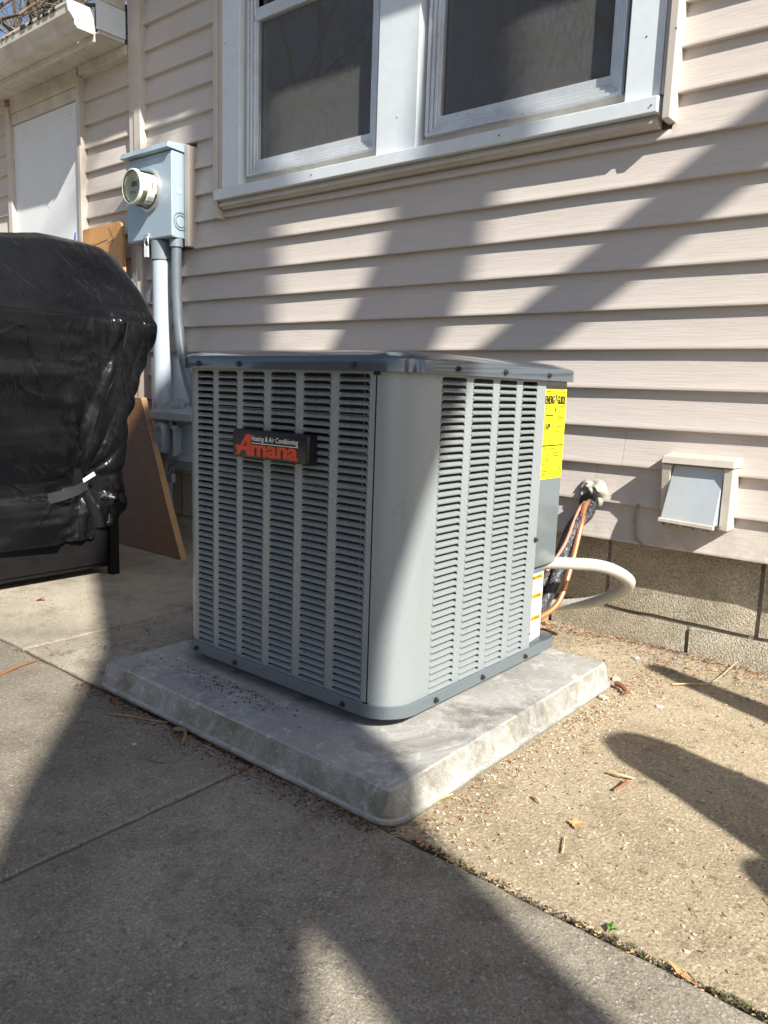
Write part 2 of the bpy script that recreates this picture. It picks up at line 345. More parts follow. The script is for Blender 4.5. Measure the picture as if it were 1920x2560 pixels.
def bold(body, x0, x1, z0, z1, pf, d=.0006, n=3, **kw):
    gs = []
    for i in range(n):
        for j in range(2):
            o_ = (i-(n-1)/2)*d; gs.append(fit_text(body, x0+o_, x1+o_, z0+j*d*.6, z1+j*d*.6, lambda u, v, q=(i*2+j)*.00009: pf(u, v, q), **kw))
    return join(*gs)
def poly(pts, place): return [place(u, v) for u, v in pts], [tuple(range(len(pts)))]
# ================================================================== STRUCTURE: ground and patio
obj('ground', ([(-60, -60, G-.035), (60, -60, G-.035), (60, 60, G-.035), (-60, 60, G-.035)], [(0, 1, 2, 3)]), 'lawn', kind='structure', origin=(0, 0, G))
patio = thing('patio', None, None, (-1.5, 1.4, G), kind='structure')
def slab(x0, x1, y0, y1, mat, dz=0, wob=.006, label=None, chipped=None):
    pts = []
    def edge(a, b):
        n = max(2, int((Vector(b)-Vector(a)).length/.05)); d = (Vector(b)-Vector(a)); nn = Vector((-d.y, d.x)).normalized()
        for i in range(n):
            p = Vector(a)+d*(i/n); k = noise.noise(Vector((p.x*6, p.y*6, 3+a[0])))*wob+noise.noise(Vector((p.x*25, p.y*25, 1+a[1])))*wob*.6
            pts.append((p.x+nn.x*k, p.y+nn.y*k))
    edge((x0, y0), (x1, y0)); edge((x1, y0), (x1, y1)); edge((x1, y1), (x0, y1)); edge((x0, y1), (x0, y0))
    cx, cy = (x0+x1)/2, (y0+y1)/2
    def ins(p, d): return (p[0]+(d if p[0] < cx-.01 and p[0] < x0+.05 else (-d if p[0] > x1-.05 else 0)), p[1]+(d if p[1] < y0+.05 else (-d if p[1] > y1-.05 else 0)))
    z = G+dz
    loops = [[(p[0], p[1], z-.08) for p in pts], [(p[0], p[1], z-.006) for p in pts], [(*ins(p, .003), z-.0015) for p in pts], [(*ins(p, .009), z) for p in pts]]
    g = loft(loops, False, True)
    return obj('slab', g, mat, patio, label=label)
slab(-1.585, 9, -9, 1.384, 'slab', .004)
slab(-3.3, -1.600, -9, 1.372, 'slab', .002)
slab(-12, -3.012, 1.388, 3.36, 'slabl', 0)
slab(-2.2, 9, 1.400, 3.36, 'slabr', -.002, .01)
slab(-3.0, -2.203, 1.394, 3.36, 'slabl', -.002, .006)
slab(-12, -3.314, -9, 1.368, 'slabl', .001)
obj('joint_soil', box(-12, 9, -9, 3.4, G-.05, G-.012), 'soil', patio)
# ================================================================== HOUSE
house = thing('house', 'taupe vinyl-sided house on a concrete block foundation with double window', 'house', (-1.5, 3.3, G))
P0 = -.63; PT = .166
def plank(x0, x1, z, zt=None, y=3.25):
    prof = [(y+.015, z+PT+.008), (y+.009, z+PT*.75), (y-.005, z+PT*.22), (y-.0115, z+.014), (y-.014, z+.007), (y-.013, z+.001), (y-.007, z-.001), (y+.019, z+.001), (y+.024, z+PT+.008)]
    if zt is not None and zt < z+PT:      # cut short under a sill
        prof = [(a, min(b, zt)) for a, b in prof]
    n = max(1, int((x1-x0)/.12)); loops = []
    for i in range(n+1):
        x = x0+(x1-x0)*i/n; d = noise.noise(Vector((x*1.7, z*9, 0)))*.0035
        loops.append([(x, a+d*(1 if j < 7 else 0), b+noise.noise(Vector((x*.9, z*5, 4)))*.0018) for j, (a, b) in enumerate(prof)])
    return obj('siding_plank', loft(loops), 'siding', house, smooth=50)
WX0, WX1, WZ = -4.10, -1.24, 1.085          # window trim outer edges
for k in range(0, 23):
    z = P0+PT*k; spans = []
    left = [(-9.5, -6.87), (-5.69, -5.055)] if z < 2.2 else []
    if z < 2.2:
        spans += left
    if z+PT <= WZ+.03:
        cuts = {4: -2.3, 7: -3.1, 9: -2.0, 2: -1.33, 1: -1.45, 6: -.6}
        c = cuts.get(k)
        main = [(-4.905, 2.4)] if not c else [(-4.905, c), (c+.0015, 2.4)]
        if .9 < z+PT and z < 1.5: main = [(-4.35, 2.4)]
        spans += main
    else:
        spans += [(-4.905 if not (.9 < z+PT and z < 1.45) else -4.35, WX0), (WX1, 2.4)]
        if z < WZ: spans.append((WX0, WX1)) if False else None
    for a, b in spans:
        if k == 0 and a < -4.2: a2 = -4.2; spans2 = (a, b)
        plank(a, b, z)
# short piece below the sill
zc = P0+PT*10
plank(WX0, WX1, zc, 1.075)
obj('sheathing', join(box(-9.5, -5.03, 3.275, 3.32, -.60, 2.3), box(-5.03, WX0+.1, 3.275, 3.32, -.60, 3.3), box(WX1-.1, 2.4, 3.275, 3.32, -.60, 3.3), box(WX0+.1, WX1-.1, 3.275, 3.32, -.60, 1.14), box(WX0+.1, WX1-.1, 3.275, 3.32, 2.75, 3.3)), 'mortar', house)
obj('side_wall', join(box(-9.5, -9.45, 3.32, 9, -1.09, 2.3), box(2.35, 2.4, 3.32, 9, -1.09, 3.3), box(-9.5, 2.4, 8.9, 9, -1.09, 2.3)), 'siding', house)
# corner trim (two strips with a groove)
def strip(name, x0, x1, y0, y1, z0, z1, mat='trim', parent=house, bevel=.004, label=None): return obj(name, box(x0, x1, y0, y1, z0, z1), mat, parent, bevel=bevel, label=label)
strip('corner_trim', -5.055, -4.99, 3.215, 3.27, P0, 3.0)
strip('corner_trim', -4.983, -4.905, 3.205, 3.27, P0, 3.0)
obj('trim_groove', box(-4.992, -4.981, 3.235, 3.268, P0, 3.0), 'trim', house)
# board panel on the left wing
strip('channel_trim', -6.87, -6.80, 3.20, 3.28, -1.0, 2.2); strip('channel_trim', -5.73, -5.69, 3.20, 3.28, -1.0, 2.2)
strip('white_panel', -6.80, -5.73, 3.235, 3.27, -1.0, 2.05, 'board', label='white painted board filling a former doorway')
strip('header_board', -6.80, -5.73, 3.222, 3.27, 2.055, 2.14, 'dirtywhite'); strip('header_board', -6.80, -5.73, 3.212, 3.27, 2.143, 2.262, 'dirtywhite')
strip('frieze_board', -5.69, -5.06, 3.20, 3.26, 2.20, 2.262, 'dirtywhite')
strip('frieze_board', -9.5, -6.87, 3.20, 3.26, 2.20, 2.262, 'dirtywhite')
# eave of the wing: soffit, fascia, boxed end, gutter
obj('soffit', box(-9.6, -5.08, 2.99, 3.27, 2.264, 2.275), 'dirtywhite', house)
strip('fascia', -9.6, -5.075, 2.975, 2.990, 2.205, 2.42, 'dirtywhite')
obj('eave_end', join(box(-5.075, -5.058, 2.992, 3.205, 2.29, 2.47)), 'white', house, bevel=.003)
obj('eave_end', join(box(-5.072, -5.061, 3.0, 3.2, 2.262, 2.287)), 'dirtywhite', house, bevel=.003)
obj('eave_end', extrude([(3.0, 2.475), (3.205, 2.475), (3.205, 2.60), (3.0, 2.52)], 'x', -5.085, -5.062), 'dirtywhite', house, bevel=.002)
gp = [(2.972, 2.25), (2.86, 2.25), (2.845, 2.262), (2.842, 2.285), (2.822, 2.31), (2.802, 2.33), (2.798, 2.375), (2.792, 2.378), (2.792, 2.392), (2.812, 2.392), (2.812, 2.384)]
gin = [(a+.006 if a < 2.9 else a-.004, b+.006 if i < 5 else b) for i, (a, b) in enumerate(gp)]
def gutter(x0, x1, mat, parent):
    g = obj('gutter', extrude(gp+gin[::-1], 'x', x0, x1), mat, parent, smooth=30)
    return g
gut = gutter(-9.6, -5.078, 'dirtywhite', house)
obj('end_cap', extrude([(2.972, 2.245), (2.855, 2.245), (2.838, 2.262), (2.836, 2.287), (2.816, 2.312), (2.796, 2.331), (2.788, 2.37), (2.786, 2.398), (2.972, 2.398)], 'x', -5.076, -5.060), 'white', gut, bevel=.002)
obj('seam_dirt', join(*[box(x, x+random.uniform(.01, .05), 2.789, 2.795, 2.370, 2.376+random.random()*.018) for x in [-5.1-random.random()*4 for _ in range(70)]]), 'darkbrown', gut, kind='stuff')
# roofs
obj('roof', join(hexa([(-9.7, 2.88, 2.385), (-5.1, 2.88, 2.385), (-5.1, 6.0, 3.4), (-9.7, 6.0, 3.4)], [(-9.7, 2.86, 2.41), (-5.1, 2.86, 2.41), (-5.1, 6.0, 3.45), (-9.7, 6.0, 3.45)])), 'shingle', house)
obj('roof', join(hexa([(-5.4, 2.70, 3.21), (2.6, 2.70, 3.21), (2.6, 6.0, 4.8), (-5.4, 6.0, 4.8)], [(-5.4, 2.66, 3.25), (2.6, 2.66, 3.25), (2.6, 6.0, 4.86), (-5.4, 6.0, 4.86)])), 'shingle', house)
obj('soffit', box(-5.4, 2.6, 2.735, 3.27, 3.035, 3.05), 'white', house); strip('fascia', -5.4, 2.6, 2.715, 2.732, 3.03, 3.2, 'white')
dy, dz = -.19, .80
gp2 = [(a+dy, b+dz) for a, b in gp]; gin2 = [(a+dy, b+dz) for a, b in gin]
gp2[0] = (2.712, 3.05); gin2[0] = (2.708, 3.056)
obj('gutter', extrude([(a, b) for a, b in gp2]+gin2[::-1], 'x', -5.4, 2.6), 'white', house, smooth=30)
obj('gable_wall', box(-5.05, -5.03, 3.32, 9, 2.3, 4.0), 'siding', house)
# foundation
fnd = obj('foundation_wall', box(-9.5, 2.4, 3.345, 3.5, G-.1, -.60), 'mortar', house)
def blk(x0, x1, z0, z1, y=3.33):
    x0 += .008; x1 -= .008; nx = max(2, int((x1-x0)/.07)); nz = 4; V = []; F = []
    for i in range(nx+1):
        for j in range(nz+1):
            x = x0+(x1-x0)*i/nx; z = z0+(z1-z0)*j/nz; e = (i in (0, nx))+(j in (0, nz))
            if i in (0, nx): x += .006*noise.noise(Vector((x*9, z*30, 1)))
            if j in (0, nz): z += .006*noise.noise(Vector((x*30, z*9, 2)))
            V.append((x, y+.006*(e > 0)+noise.noise(Vector((x*14, z*14, y)))*.0035, z))
    for i in range(nx):
        for j in range(nz):
            a = i*(nz+1)+j; F.append((a, a+nz+1, a+nz+2, a+1))
    n = len(V); 
    b = box(x0+.004, x1-.004, y+.010, y+.03, z0+.004, z1-.004)
    return obj('block', join((V, F), b), 'block', fnd, smooth=60)
for r, (z0, z1, xo, yy) in enumerate(((-.955, -.615, -1.391, 3.332), (-1.3, -.972, -1.010, 3.322))):
    x = xo-.6525*12
    while x < 2.3:
        blk(x, x+.6525, z0, z1, yy); x += .6525
# ---- window
win = obj('window', join(box(WX0+.085, WX0+.245, 3.196, 3.30, 1.18, 2.75), box(-1.43, -1.283, 3.196, 3.30, 1.18, 2.75), box(-2.765, -2.505, 3.196, 3.30, 1.18, 2.75), box(WX0+.085, -1.283, 3.196, 3.30, 2.75, 2.9)), 'white', house, bevel=.004)
def wpart(name, g, mat, bevel=.002, label=None): return obj(name, g, mat, win, bevel=bevel, label=label)
wpart('sill', hexa([(-4.056, 3.165, 1.118), (-1.277, 3.165, 1.118), (-1.277, 3.262, 1.118), (-4.056, 3.262, 1.118)], [(-4.056, 3.163, 1.178), (-1.277, 3.163, 1.178), (-1.277, 3.262, 1.190), (-4.056, 3.262, 1.190)]), 'white', .003)
wpart('under_sill_trim', extrude([(3.205, 1.116), (3.205, 1.104), (3.192, 1.100), (3.192, 1.084), (3.21, 1.082), (3.216, 1.072), (3.262, 1.072), (3.262, 1.116)], 'x', -4.04, -1.285), 'trim')
wpart('side_trim', join(box(-4.098, -4.058, 3.19, 3.27, 1.02, 2.75), box(-4.056, -4.017, 3.200, 3.27, 1.192, 2.75)), 'trim', .004)
wpart('side_trim', join(box(-1.280, -1.262, 3.196, 3.27, 1.192, 2.75), box(-1.260, -1.226, 3.175, 3.27, 1.088, 2.75)), 'trim', .004)
# wood sub-sill strips, then aluminium storm frames with screens
def frame4(x0, x1, z0, z1, t, y0, y1):
    return join(box(x0, x0+t, y0, y1, z0, z1), box(x1-t, x1, y0, y1, z0, z1), box(x0+t, x1-t, y0, y1, z0, z0+t), box(x0+t, x1-t, y0, y1, z1-t, z1))
for (a, b) in ((-3.855, -2.765), (-2.505, -1.43)):
    wpart('stop_strip', join(box(a, b, 3.252, 3.31, 1.185, 1.240)), 'dirtywhite')
    wpart('reveal', box(a+.012, a+.028, 3.258, 3.31, 1.24, 2.75), 'dirtywhite'); wpart('reveal', box(b-.028, b-.006, 3.258, 3.31, 1.24, 2.75), 'dirtywhite')
    wpart('dark_gap_strip', box(a-.002, a+.012, 3.275, 3.31, 1.2, 2.75), 'darkbrown')  # dark strip standing in for the shaded gap between casing and storm frame
    for i in range(3):   # stepped extrusions of the storm window
        o_ = .030+.019*i; y = 3.226+.010*i
        wpart('storm_frame', frame4(a+o_, b-o_, 1.238+.018*i, 2.7-.018*i, .0155, y, y+.03), 'alu', .003)
    sx0, sx1, sz0 = a+.084, b-.084, 1.292
    wpart('sash_frame', join(box(sx0, sx0+.014, 3.256, 3.285, sz0, 2.11), box(sx1-.014, sx1, 3.256, 3.285, sz0, 2.11), box(sx0, sx1, 3.254, 3.285, sz0, sz0+.038), box(sx0-.01, sx1+.01, 3.246, 3.285, 2.10, 2.135), box(sx0-.01, sx1+.01, 3.250, 3.285, 2.137, 2.17)), 'alu', .002)
    wpart('screen', ([(sx0+.012, 3.266, sz0+.036), (sx1-.012, 3.266, sz0+.036), (sx1-.012, 3.266, 2.104), (sx0+.012, 3.266, 2.104)], [(0, 1, 2, 3)]), 'screen', None)
    wpart('glass', box(sx0+.003, sx1-.003, 3.292, 3.296, sz0, 2.65), 'glass', None)
    # inner lower sash behind
    wpart('inner_sash', join(box(a+.03, b-.03, 3.345, 3.38, 1.24, 1.34), box(a+.03, a+.10, 3.345, 3.38, 1.34, 2.7), box(b-.10, b-.03, 3.345, 3.38, 1.34, 2.7), box(a+.03, b-.03, 3.345, 3.38, 1.98, 2.04)), 'dirtywhite')
wpart('blind', join(*[hexa([(-2.45, 3.46, z), (-1.48, 3.46, z), (-1.48, 3.50, z-.03), (-2.45, 3.50, z-.03)], [(-2.45, 3.46, z+.003), (-1.48, 3.46, z+.003), (-1.48, 3.50, z-.027), (-2.45, 3.50, z-.027)]) for z in [1.28+.042*i for i in range(34)]]), 'blind', None)
wpart('curtain', loft([[(-3.82+.028*i, 3.50+.02*math.sin(i*1.1)+(0 if zz else 0), z) for i in range(38)] for zz, z in enumerate((1.24, 2.7))], False, False, False), 'blind', None)
wpart('room', join(box(-4.3, -4.25, 3.33, 5, 1.0, 2.9), box(-1.1, -1.05, 3.33, 5, 1.0, 2.9), box(-4.3, -1.05, 4.98, 5, 1.0, 2.9), box(-4.3, -1.05, 3.33, 5, 2.9, 2.95), box(-4.3, -1.05, 3.33, 5, .95, 1.0)), 'dark', None)
obj('yellow_stain', join(*[poly([(-.93+.012*math.cos(a)*r+dx, -.175+.014*math.sin(a)*r+dz) for a, r in [(6.28*i/7, random.uniform(.6, 1.1)) for i in range(7)]], lambda u, v: (u, 3.2365, v)) for dx, dz in ((0, .30), )]), 'leaf', house) if False else None
# nails in trim
for x, z in ((-1.30, 1.145), (-2.0, 1.15), (-3.2, 1.15), (-1.355, 1.42), (-2.63, 1.35)):
    wpart('nail', cyl((x, 3.160 if z < 1.2 else 3.194, z), 'y', .003, .01, 8), 'darkbrown', None)
# patch board and short channel by the meter
strip('patch_board', -4.84, -4.26, 3.222, 3.24, P0+.02, .165, 'white', label='plain flat board patched in below the siding')
strip('channel_trim', -4.393, -4.352, 3.19, 3.27, .875, 1.50)
obj('torn_vinyl', join(poly([(-5.035, .70), (-5.0, .76), (-4.985, .72), (-4.962, .78), (-4.945, .70), (-4.95, .60), (-4.93, .56), (-4.99, .54), (-5.01, .62)], lambda u, v: (u, 3.198, v)), poly([(-4.91, .60), (-4.85, .64), (-4.855, .55), (-4.90, .54)], lambda u, v: (u, 3.232, v))), 'white', house)
# ================================================================== ELECTRIC METER BOX
mb = thing('meter_box', 'blue-grey steel meter box with a round glass electric meter', 'meter box', (-4.65, 3.24, .93))
BX0, BX1, BY, BZ0, BZ1 = -4.905, -4.400, 3.095, .925, 1.455
obj('body', box(BX0, BX1, BY+.006, 3.232, BZ0, BZ1), 'metergrey', mb, bevel=.004)
obj('front_cover', box(BX0-.002, BX1+.003, BY, BY+.03, BZ0+.005, BZ1-.02), 'metergrey', mb, bevel=.005)
obj('rain_hood', hexa([(BX0-.03, BY-.035, BZ1+.010), (BX1+.012, BY-.035, BZ1+.010), (BX1+.012, 3.24, BZ1-.002), (BX0-.03, 3.24, BZ1-.002)], [(BX0-.022, BY-.022, BZ1+.045), (BX1+.006, BY-.022, BZ1+.045), (BX1+.006, 3.24, BZ1+.062), (BX0-.022, 3.24, BZ1+.062)]), 'metergrey', mb, bevel=.003)
obj('knockout', join(lathe_y((0, 0, 0), [(0, .001), (0, .001)], 6)), 'metergrey', mb) if False else None
kn = lambda r0, r1: loft([[(BX1+.0015+dx, 3.165+r*math.cos(2*math.pi*k/28), 1.03+r*math.sin(2*math.pi*k/28)) for k in range(28)] for r, dx in ((r0, 0), (r0-.001, .004), (r1+.001, .004), (r1, 0))], False, False)
obj('knockout', join(kn(.058, .050), kn(.040, .034)), 'discon', mb, smooth=40)
obj('latch', box(-4.695, -4.640, BY-.012, BY-.001, .935, .965), 'steel', mb, bevel=.003)
obj('paint_chip', poly([(3.135, 1.215), (3.15, 1.235), (3.165, 1.225), (3.17, 1.205), (3.15, 1.195)], lambda u, v: (BX1+.0045, u, v)), 'tagw', mb)
MC = (-4.64, BY, 1.235)
obj('meter_ring', lathe_y(MC, [(0.0, .135), (-.012, .135), (-.018, .128), (-.018, .117), (-.004, .117)], caps=False), 'steel', mb, smooth=40)
mg = obj('meter', lathe_y(MC, [(-.004, .100), (-.116, .100), (-.120, .096), (-.120, .02)]), 'cream', mb, smooth=40, label='round electric meter under a clear cover')
obj('glass_cover', lathe_y(MC, [(-.010, .114), (-.05, .112), (-.10, .109), (-.125, .108), (-.134, .102), (-.136, .098), (-.130, .090), (-.127, .02)]), 'meterglass', mg, smooth=50)
obj('rim', lathe_y(MC, [(-.118, .1095), (-.118, .113), (-.132, .112), (-.138, .106), (-.138, .101), (-.134, .1015)], caps=False), 'cream', mg, smooth=50)
mp = lambda u, v: (MC[0]+u, MC[1]-.1215, MC[2]+v)
obj('display', poly([(-.02, .0), (.05, .0), (.05, .035), (-.02, .035)], mp), 'lcd', mg)
obj('display_print', join(poly([(-.04, -.03), (.03, -.03), (.03, -.026), (-.04, -.026)], mp), poly([(-.03, -.04), (.03, -.04), (.03, -.036), (-.03, -.036)], mp), poly([(-.03, .05), (.03, .05), (.03, .053), (-.03, .053)], mp)), 'lcd', mg)
def curve_label(a0, a1, d0, d1, rr, n=6):
    return loft([[(MC[0]+rr*math.sin(math.radians(a0+(a1-a0)*i/n)), MC[1]-d, MC[2]+rr*math.cos(math.radians(a0+(a1-a0)*i/n))) for i in range(n+1)] for d in (d0, d1)], False, False, False)
obj('meter_sticker', curve_label(72, 150, .03, .085, .1145), 'paper', mg)
obj('sticker_print', join(curve_label(76, 96, .045, .057, .1152), curve_label(78, 94, .062, .066, .1152)), 'redink', mg)
obj('sticker_print', join(*[curve_label(118, 145, .036+.008*i, .039+.008*i, .1152) for i in range(5)]), 'darkbrown', mg)
pl = thing('padlock_seal', 'small white tag hanging from a wire loop under the meter box', 'tag', (-4.665, 3.09, .82))
obj('wire_loop', tube([(-4.655, 3.083, .945), (-4.68, 3.082, .925), (-4.687, 3.083, .895), (-4.675, 3.084, .882), (-4.650, 3.084, .884), (-4.645, 3.083, .91), (-4.655, 3.083, .945)], .0035, 8), 'steel', pl, smooth=40)
obj('tag_body', box(-4.688, -4.642, 3.076, 3.088, .812, .884), 'tagw', pl, bevel=.004)
# riser pipe
rp = thing('riser_pipe', 'wide grey plastic riser pipe running down from the meter box', 'pipe', (-4.61, 3.165, G))
obj('pipe', tube([(-4.61, 3.163, .80), (-4.61, 3.163, 0), (-4.615, 3.165, -.6), (-4.615, 3.165, G)], .0615, 24, 3), 'pvc', rp, smooth=40)
obj('coupling', tube([(-4.61, 3.163, .92), (-4.61, 3.163, .80)], .069, 24, 1), 'discon', rp, smooth=40)
obj('coupling', cyl((-4.61, 3.163, .797), 'z', .064, .006, 24), 'darkbrown', rp)
cdp = thing('conduit', 'thin dark grey conduit curving from meter box to disconnect', 'conduit', (-4.44, 3.17, .9))
obj('pipe', tube([(-4.447, 3.165, .90), (-4.447, 3.165, .6), (-4.425, 3.165, .36), (-4.375, 3.16, .15), (-4.30, 3.15, -.01), (-4.22, 3.13, -.12), (-4.20, 3.12, -.22)], .034, 16, 8), 'darkpvc', cdp, smooth=40)
obj('connector', tube([(-4.447, 3.165, .925), (-4.447, 3.165, .872)], .044, 18, 1), 'discon', cdp, smooth=40)
# disconnect
dc = thing('disconnect_switch', 'grey outdoor disconnect box with raised handle beside the riser pipe', 'disconnect box', (-4.3, 3.2, -.5))
obj('body', extrude([(3.235, -.52), (3.235, -.16), (3.13, -.155), (2.99, -.215), (2.99, -.245), (3.045, -.26), (3.03, -.52)], 'x', -4.50, -4.06), 'discon', dc, bevel=.006)
obj('lid', extrude([(3.03, -.27), (3.018, -.27), (2.985, -.25), (2.982, -.205), (3.12, -.147), (3.14, -.147), (3.14, -.16), (3.0, -.22)], 'x', -4.51, -4.05), 'discon', dc, bevel=.004)
obj('hub_cap', loft([[(-4.33+.075*s*math.cos(a), 3.075+.032*s*math.sin(a), -.160+h+(.02*math.sin(a))) for a in [2*math.pi*k/20 for k in range(20)]] for s, h in ((1, -.01), (1, .012), (.85, .024), (.5, .028))]), 'discon', dc, smooth=40)
hd = obj('handle', loft([[(-4.40+sx*.055*s+.02*s*0, y, -.375+sz*.105*s) for sx, sz in [(math.copysign(abs(math.cos(a))**.5, math.cos(a)), math.copysign(abs(math.sin(a))**.6, math.sin(a))) for a in [2*math.pi*k/28 for k in range(28)]]] for s, y in ((1.05, 3.03), (1.0, 2.985), (.86, 2.972), (.6, 2.978), (.5, 2.99))]), 'discon', dc, smooth=45)
obj('latch', join(box(-4.30, -4.26, 2.99, 3.02, -.31, -.25)), 'black', dc, bevel=.003)
obj('latch', join(box(-4.25, -4.235, 2.985, 3.04, -.47, -.30), cyl((-4.245, 2.985, -.47), 'y', .018, .03, 14), cyl((-4.245, 2.985, -.30), 'y', .018, .03, 14)), 'discon', dc, bevel=.002)
pk = thing('padlock', 'small dark padlock hanging below the grey disconnect box', 'padlock', (-4.3, 3.02, -.62))
obj('shackle', tube([(-4.325, 3.0, -.60), (-4.325, 3.0, -.56), (-4.30, 3.0, -.54), (-4.275, 3.0, -.56), (-4.275, 3.0, -.60)], .007, 8), 'screw', pk, smooth=40)
obj('lock_body', box(-4.335, -4.265, 2.985, 3.015, -.66, -.60), 'discon', pk, bevel=.005)
# plywood
pw = thing('plywood_sheet', 'brown plywood offcut leaning against the riser pipe behind the grill', 'plywood', (-4.3, 2.8, G))
pb = [(-4.95, 2.78), (-3.90, 2.79)]
face = [(-5.05, 2.77, G), (-3.90, 2.79, G), (-4.15, 2.858, -.76), (-4.66, 3.03, -.16), (-4.70, 3.045, -.12), (-5.05, 3.05, -.12)]
back = [(x+.012, y+.035, z+.004) for x, y, z in face]
obj('sheet', (face+back, [(0, 1, 2, 3, 4, 5), (11, 10, 9, 8, 7, 6)]), 'ply', pw)
obj('sheet_edge', (face+back, [(i, i+6, (i+1) % 6+6, (i+1) % 6) for i in range(6)]), 'plyedge', pw)
b2 = thing('wood_board', 'orange wooden board with rounded corner standing behind the covered grill', 'board', (-5.2, 3.1, G))
obj('board', extrude([(-5.56, G), (-5.02, G), (-5.02, .60), (-5.035, 1.06), (-5.05, 1.085), (-5.08, 1.095), (-5.56, 1.085)], 'y', 3.13, 3.155), 'board2', b2, bevel=.003)
mk = lambda u, v: (u, 3.128, v)
def seg_line(a, b, t=.004):
    d = Vector((b[0]-a[0], b[1]-a[1])); n = Vector((-d.y, d.x)).normalized()*t/2
    return [(a[0]+n.x, a[1]+n.y), (b[0]+n.x, b[1]+n.y), (b[0]-n.x, b[1]-n.y), (a[0]-n.x, a[1]-n.y)]
obj('scribble', join(*[poly(seg_line(a, b), mk) for a, b in (((-5.20, 1.06), (-5.14, .98)), ((-5.14, .98), (-5.21, .96)), ((-5.14, .98), (-5.20, .93)), ((-5.40, .96), (-5.22, .985)), ((-5.42, .98), (-5.40, .94)))]), 'darkbrown', b2)
obj('broom_tip', tube([(-5.60, 3.08, .85), (-5.585, 3.08, .98), (-5.57, 3.08, 1.06)], lambda t: .012*(1-t*.7), 8), 'blue', None, smooth=40, label='bright blue plastic tip poking up behind the covered grill', cat='handle', origin=(-5.6, 3.08, .85))
obj('scrap_strip', box(-5.015, -4.995, 3.16, 3.19, -.2, .98), 'trim', house) if False else None
# ================================================================== GRILL and COVER
gr = thing('grill', 'black steel grill cart standing under its cover', 'grill', (-4.25, 1.7, G))
obj('cabinet', join(box(-4.60, -3.885, .95, 2.33, -1.045, -.30)), 'cabinet', gr, bevel=.006)
obj('cabinet_door', box(-3.884, -3.872, 1.0, 1.655, -1.02, -.35), 'cabinet', gr, bevel=.004)
obj('cabinet_door', box(-3.884, -3.872, 1.665, 2.28, -1.02, -.35), 'cabinet', gr, bevel=.004)
for (x0, x1) in ((-3.90, -3.85), (-4.63, -4.58)):
    for (y0, y1) in ((2.29, 2.34), (.94, .99)): obj('leg', box(x0, x1, y0, y1, G, -.55), 'cabinet', gr, bevel=.004)
obj('firebox', box(-4.6, -3.95, 1.1, 2.25, -.29, .40), 'cabinet', gr); obj('side_shelf', box(-4.6, -3.9, 2.26, 2.50, .18, .24), 'cabinet', gr); obj('side_shelf', box(-4.6, -3.9, .70, 1.09, .18, .24), 'cabinet', gr)
cv = thing('grill_cover', 'wrinkled black vinyl cover draped over the grill', 'grill cover', (-4.25, 1.7, -.85))
rows = [(-.86, -4.56, -3.845, .93, 2.375), (-.72, -4.6, -3.835, .93, 2.40), (-.56, -4.62, -3.86, .93, 2.40), (-.40, -4.65, -3.84, .88, 2.42), (-.2, -4.68, -3.82, .80, 2.46), (.0, -4.72, -3.80, .70, 2.52), (.15, -4.74, -3.785, .60, 2.575), (.25, -4.75, -3.76, .52, 2.61),
(.305, -4.75, -3.755, .5, 2.62), (.335, -4.74, -3.78, .52, 2.615), (.40, -4.68, -3.83, .7, 2.60), (.50, -4.62, -3.875, .85, 2.575), (.60, -4.56, -3.93, .95, 2.535), (.68, -4.50, -3.98, 1.02, 2.49), (.735, -4.44, -4.04, 1.08, 2.43), (.765, -4.36, -4.13, 1.16, 2.36), (.780, -4.30, -4.2, 1.3, 2.30)]
def lerp_rows(z):
    for a, b in zip(rows, rows[1:]):
        if z <= b[0]:
            t = (z-a[0])/(b[0]-a[0]); return [a[i]+(b[i]-a[i])*t for i in range(1, 5)]
    return list(rows[-1][1:])
NU, NVv = 460, 150; loops = []
zs = [-.86+(.78+.86)*i/NVv for i in range(NVv+1)]
def fold(u, v): return abs(noise.noise(Vector((u, v, 0))))
def ridge(u, v, wd, s_=0): return max(0.0, 1-abs(noise.noise(Vector((u, v, s_))))/wd)**1.5
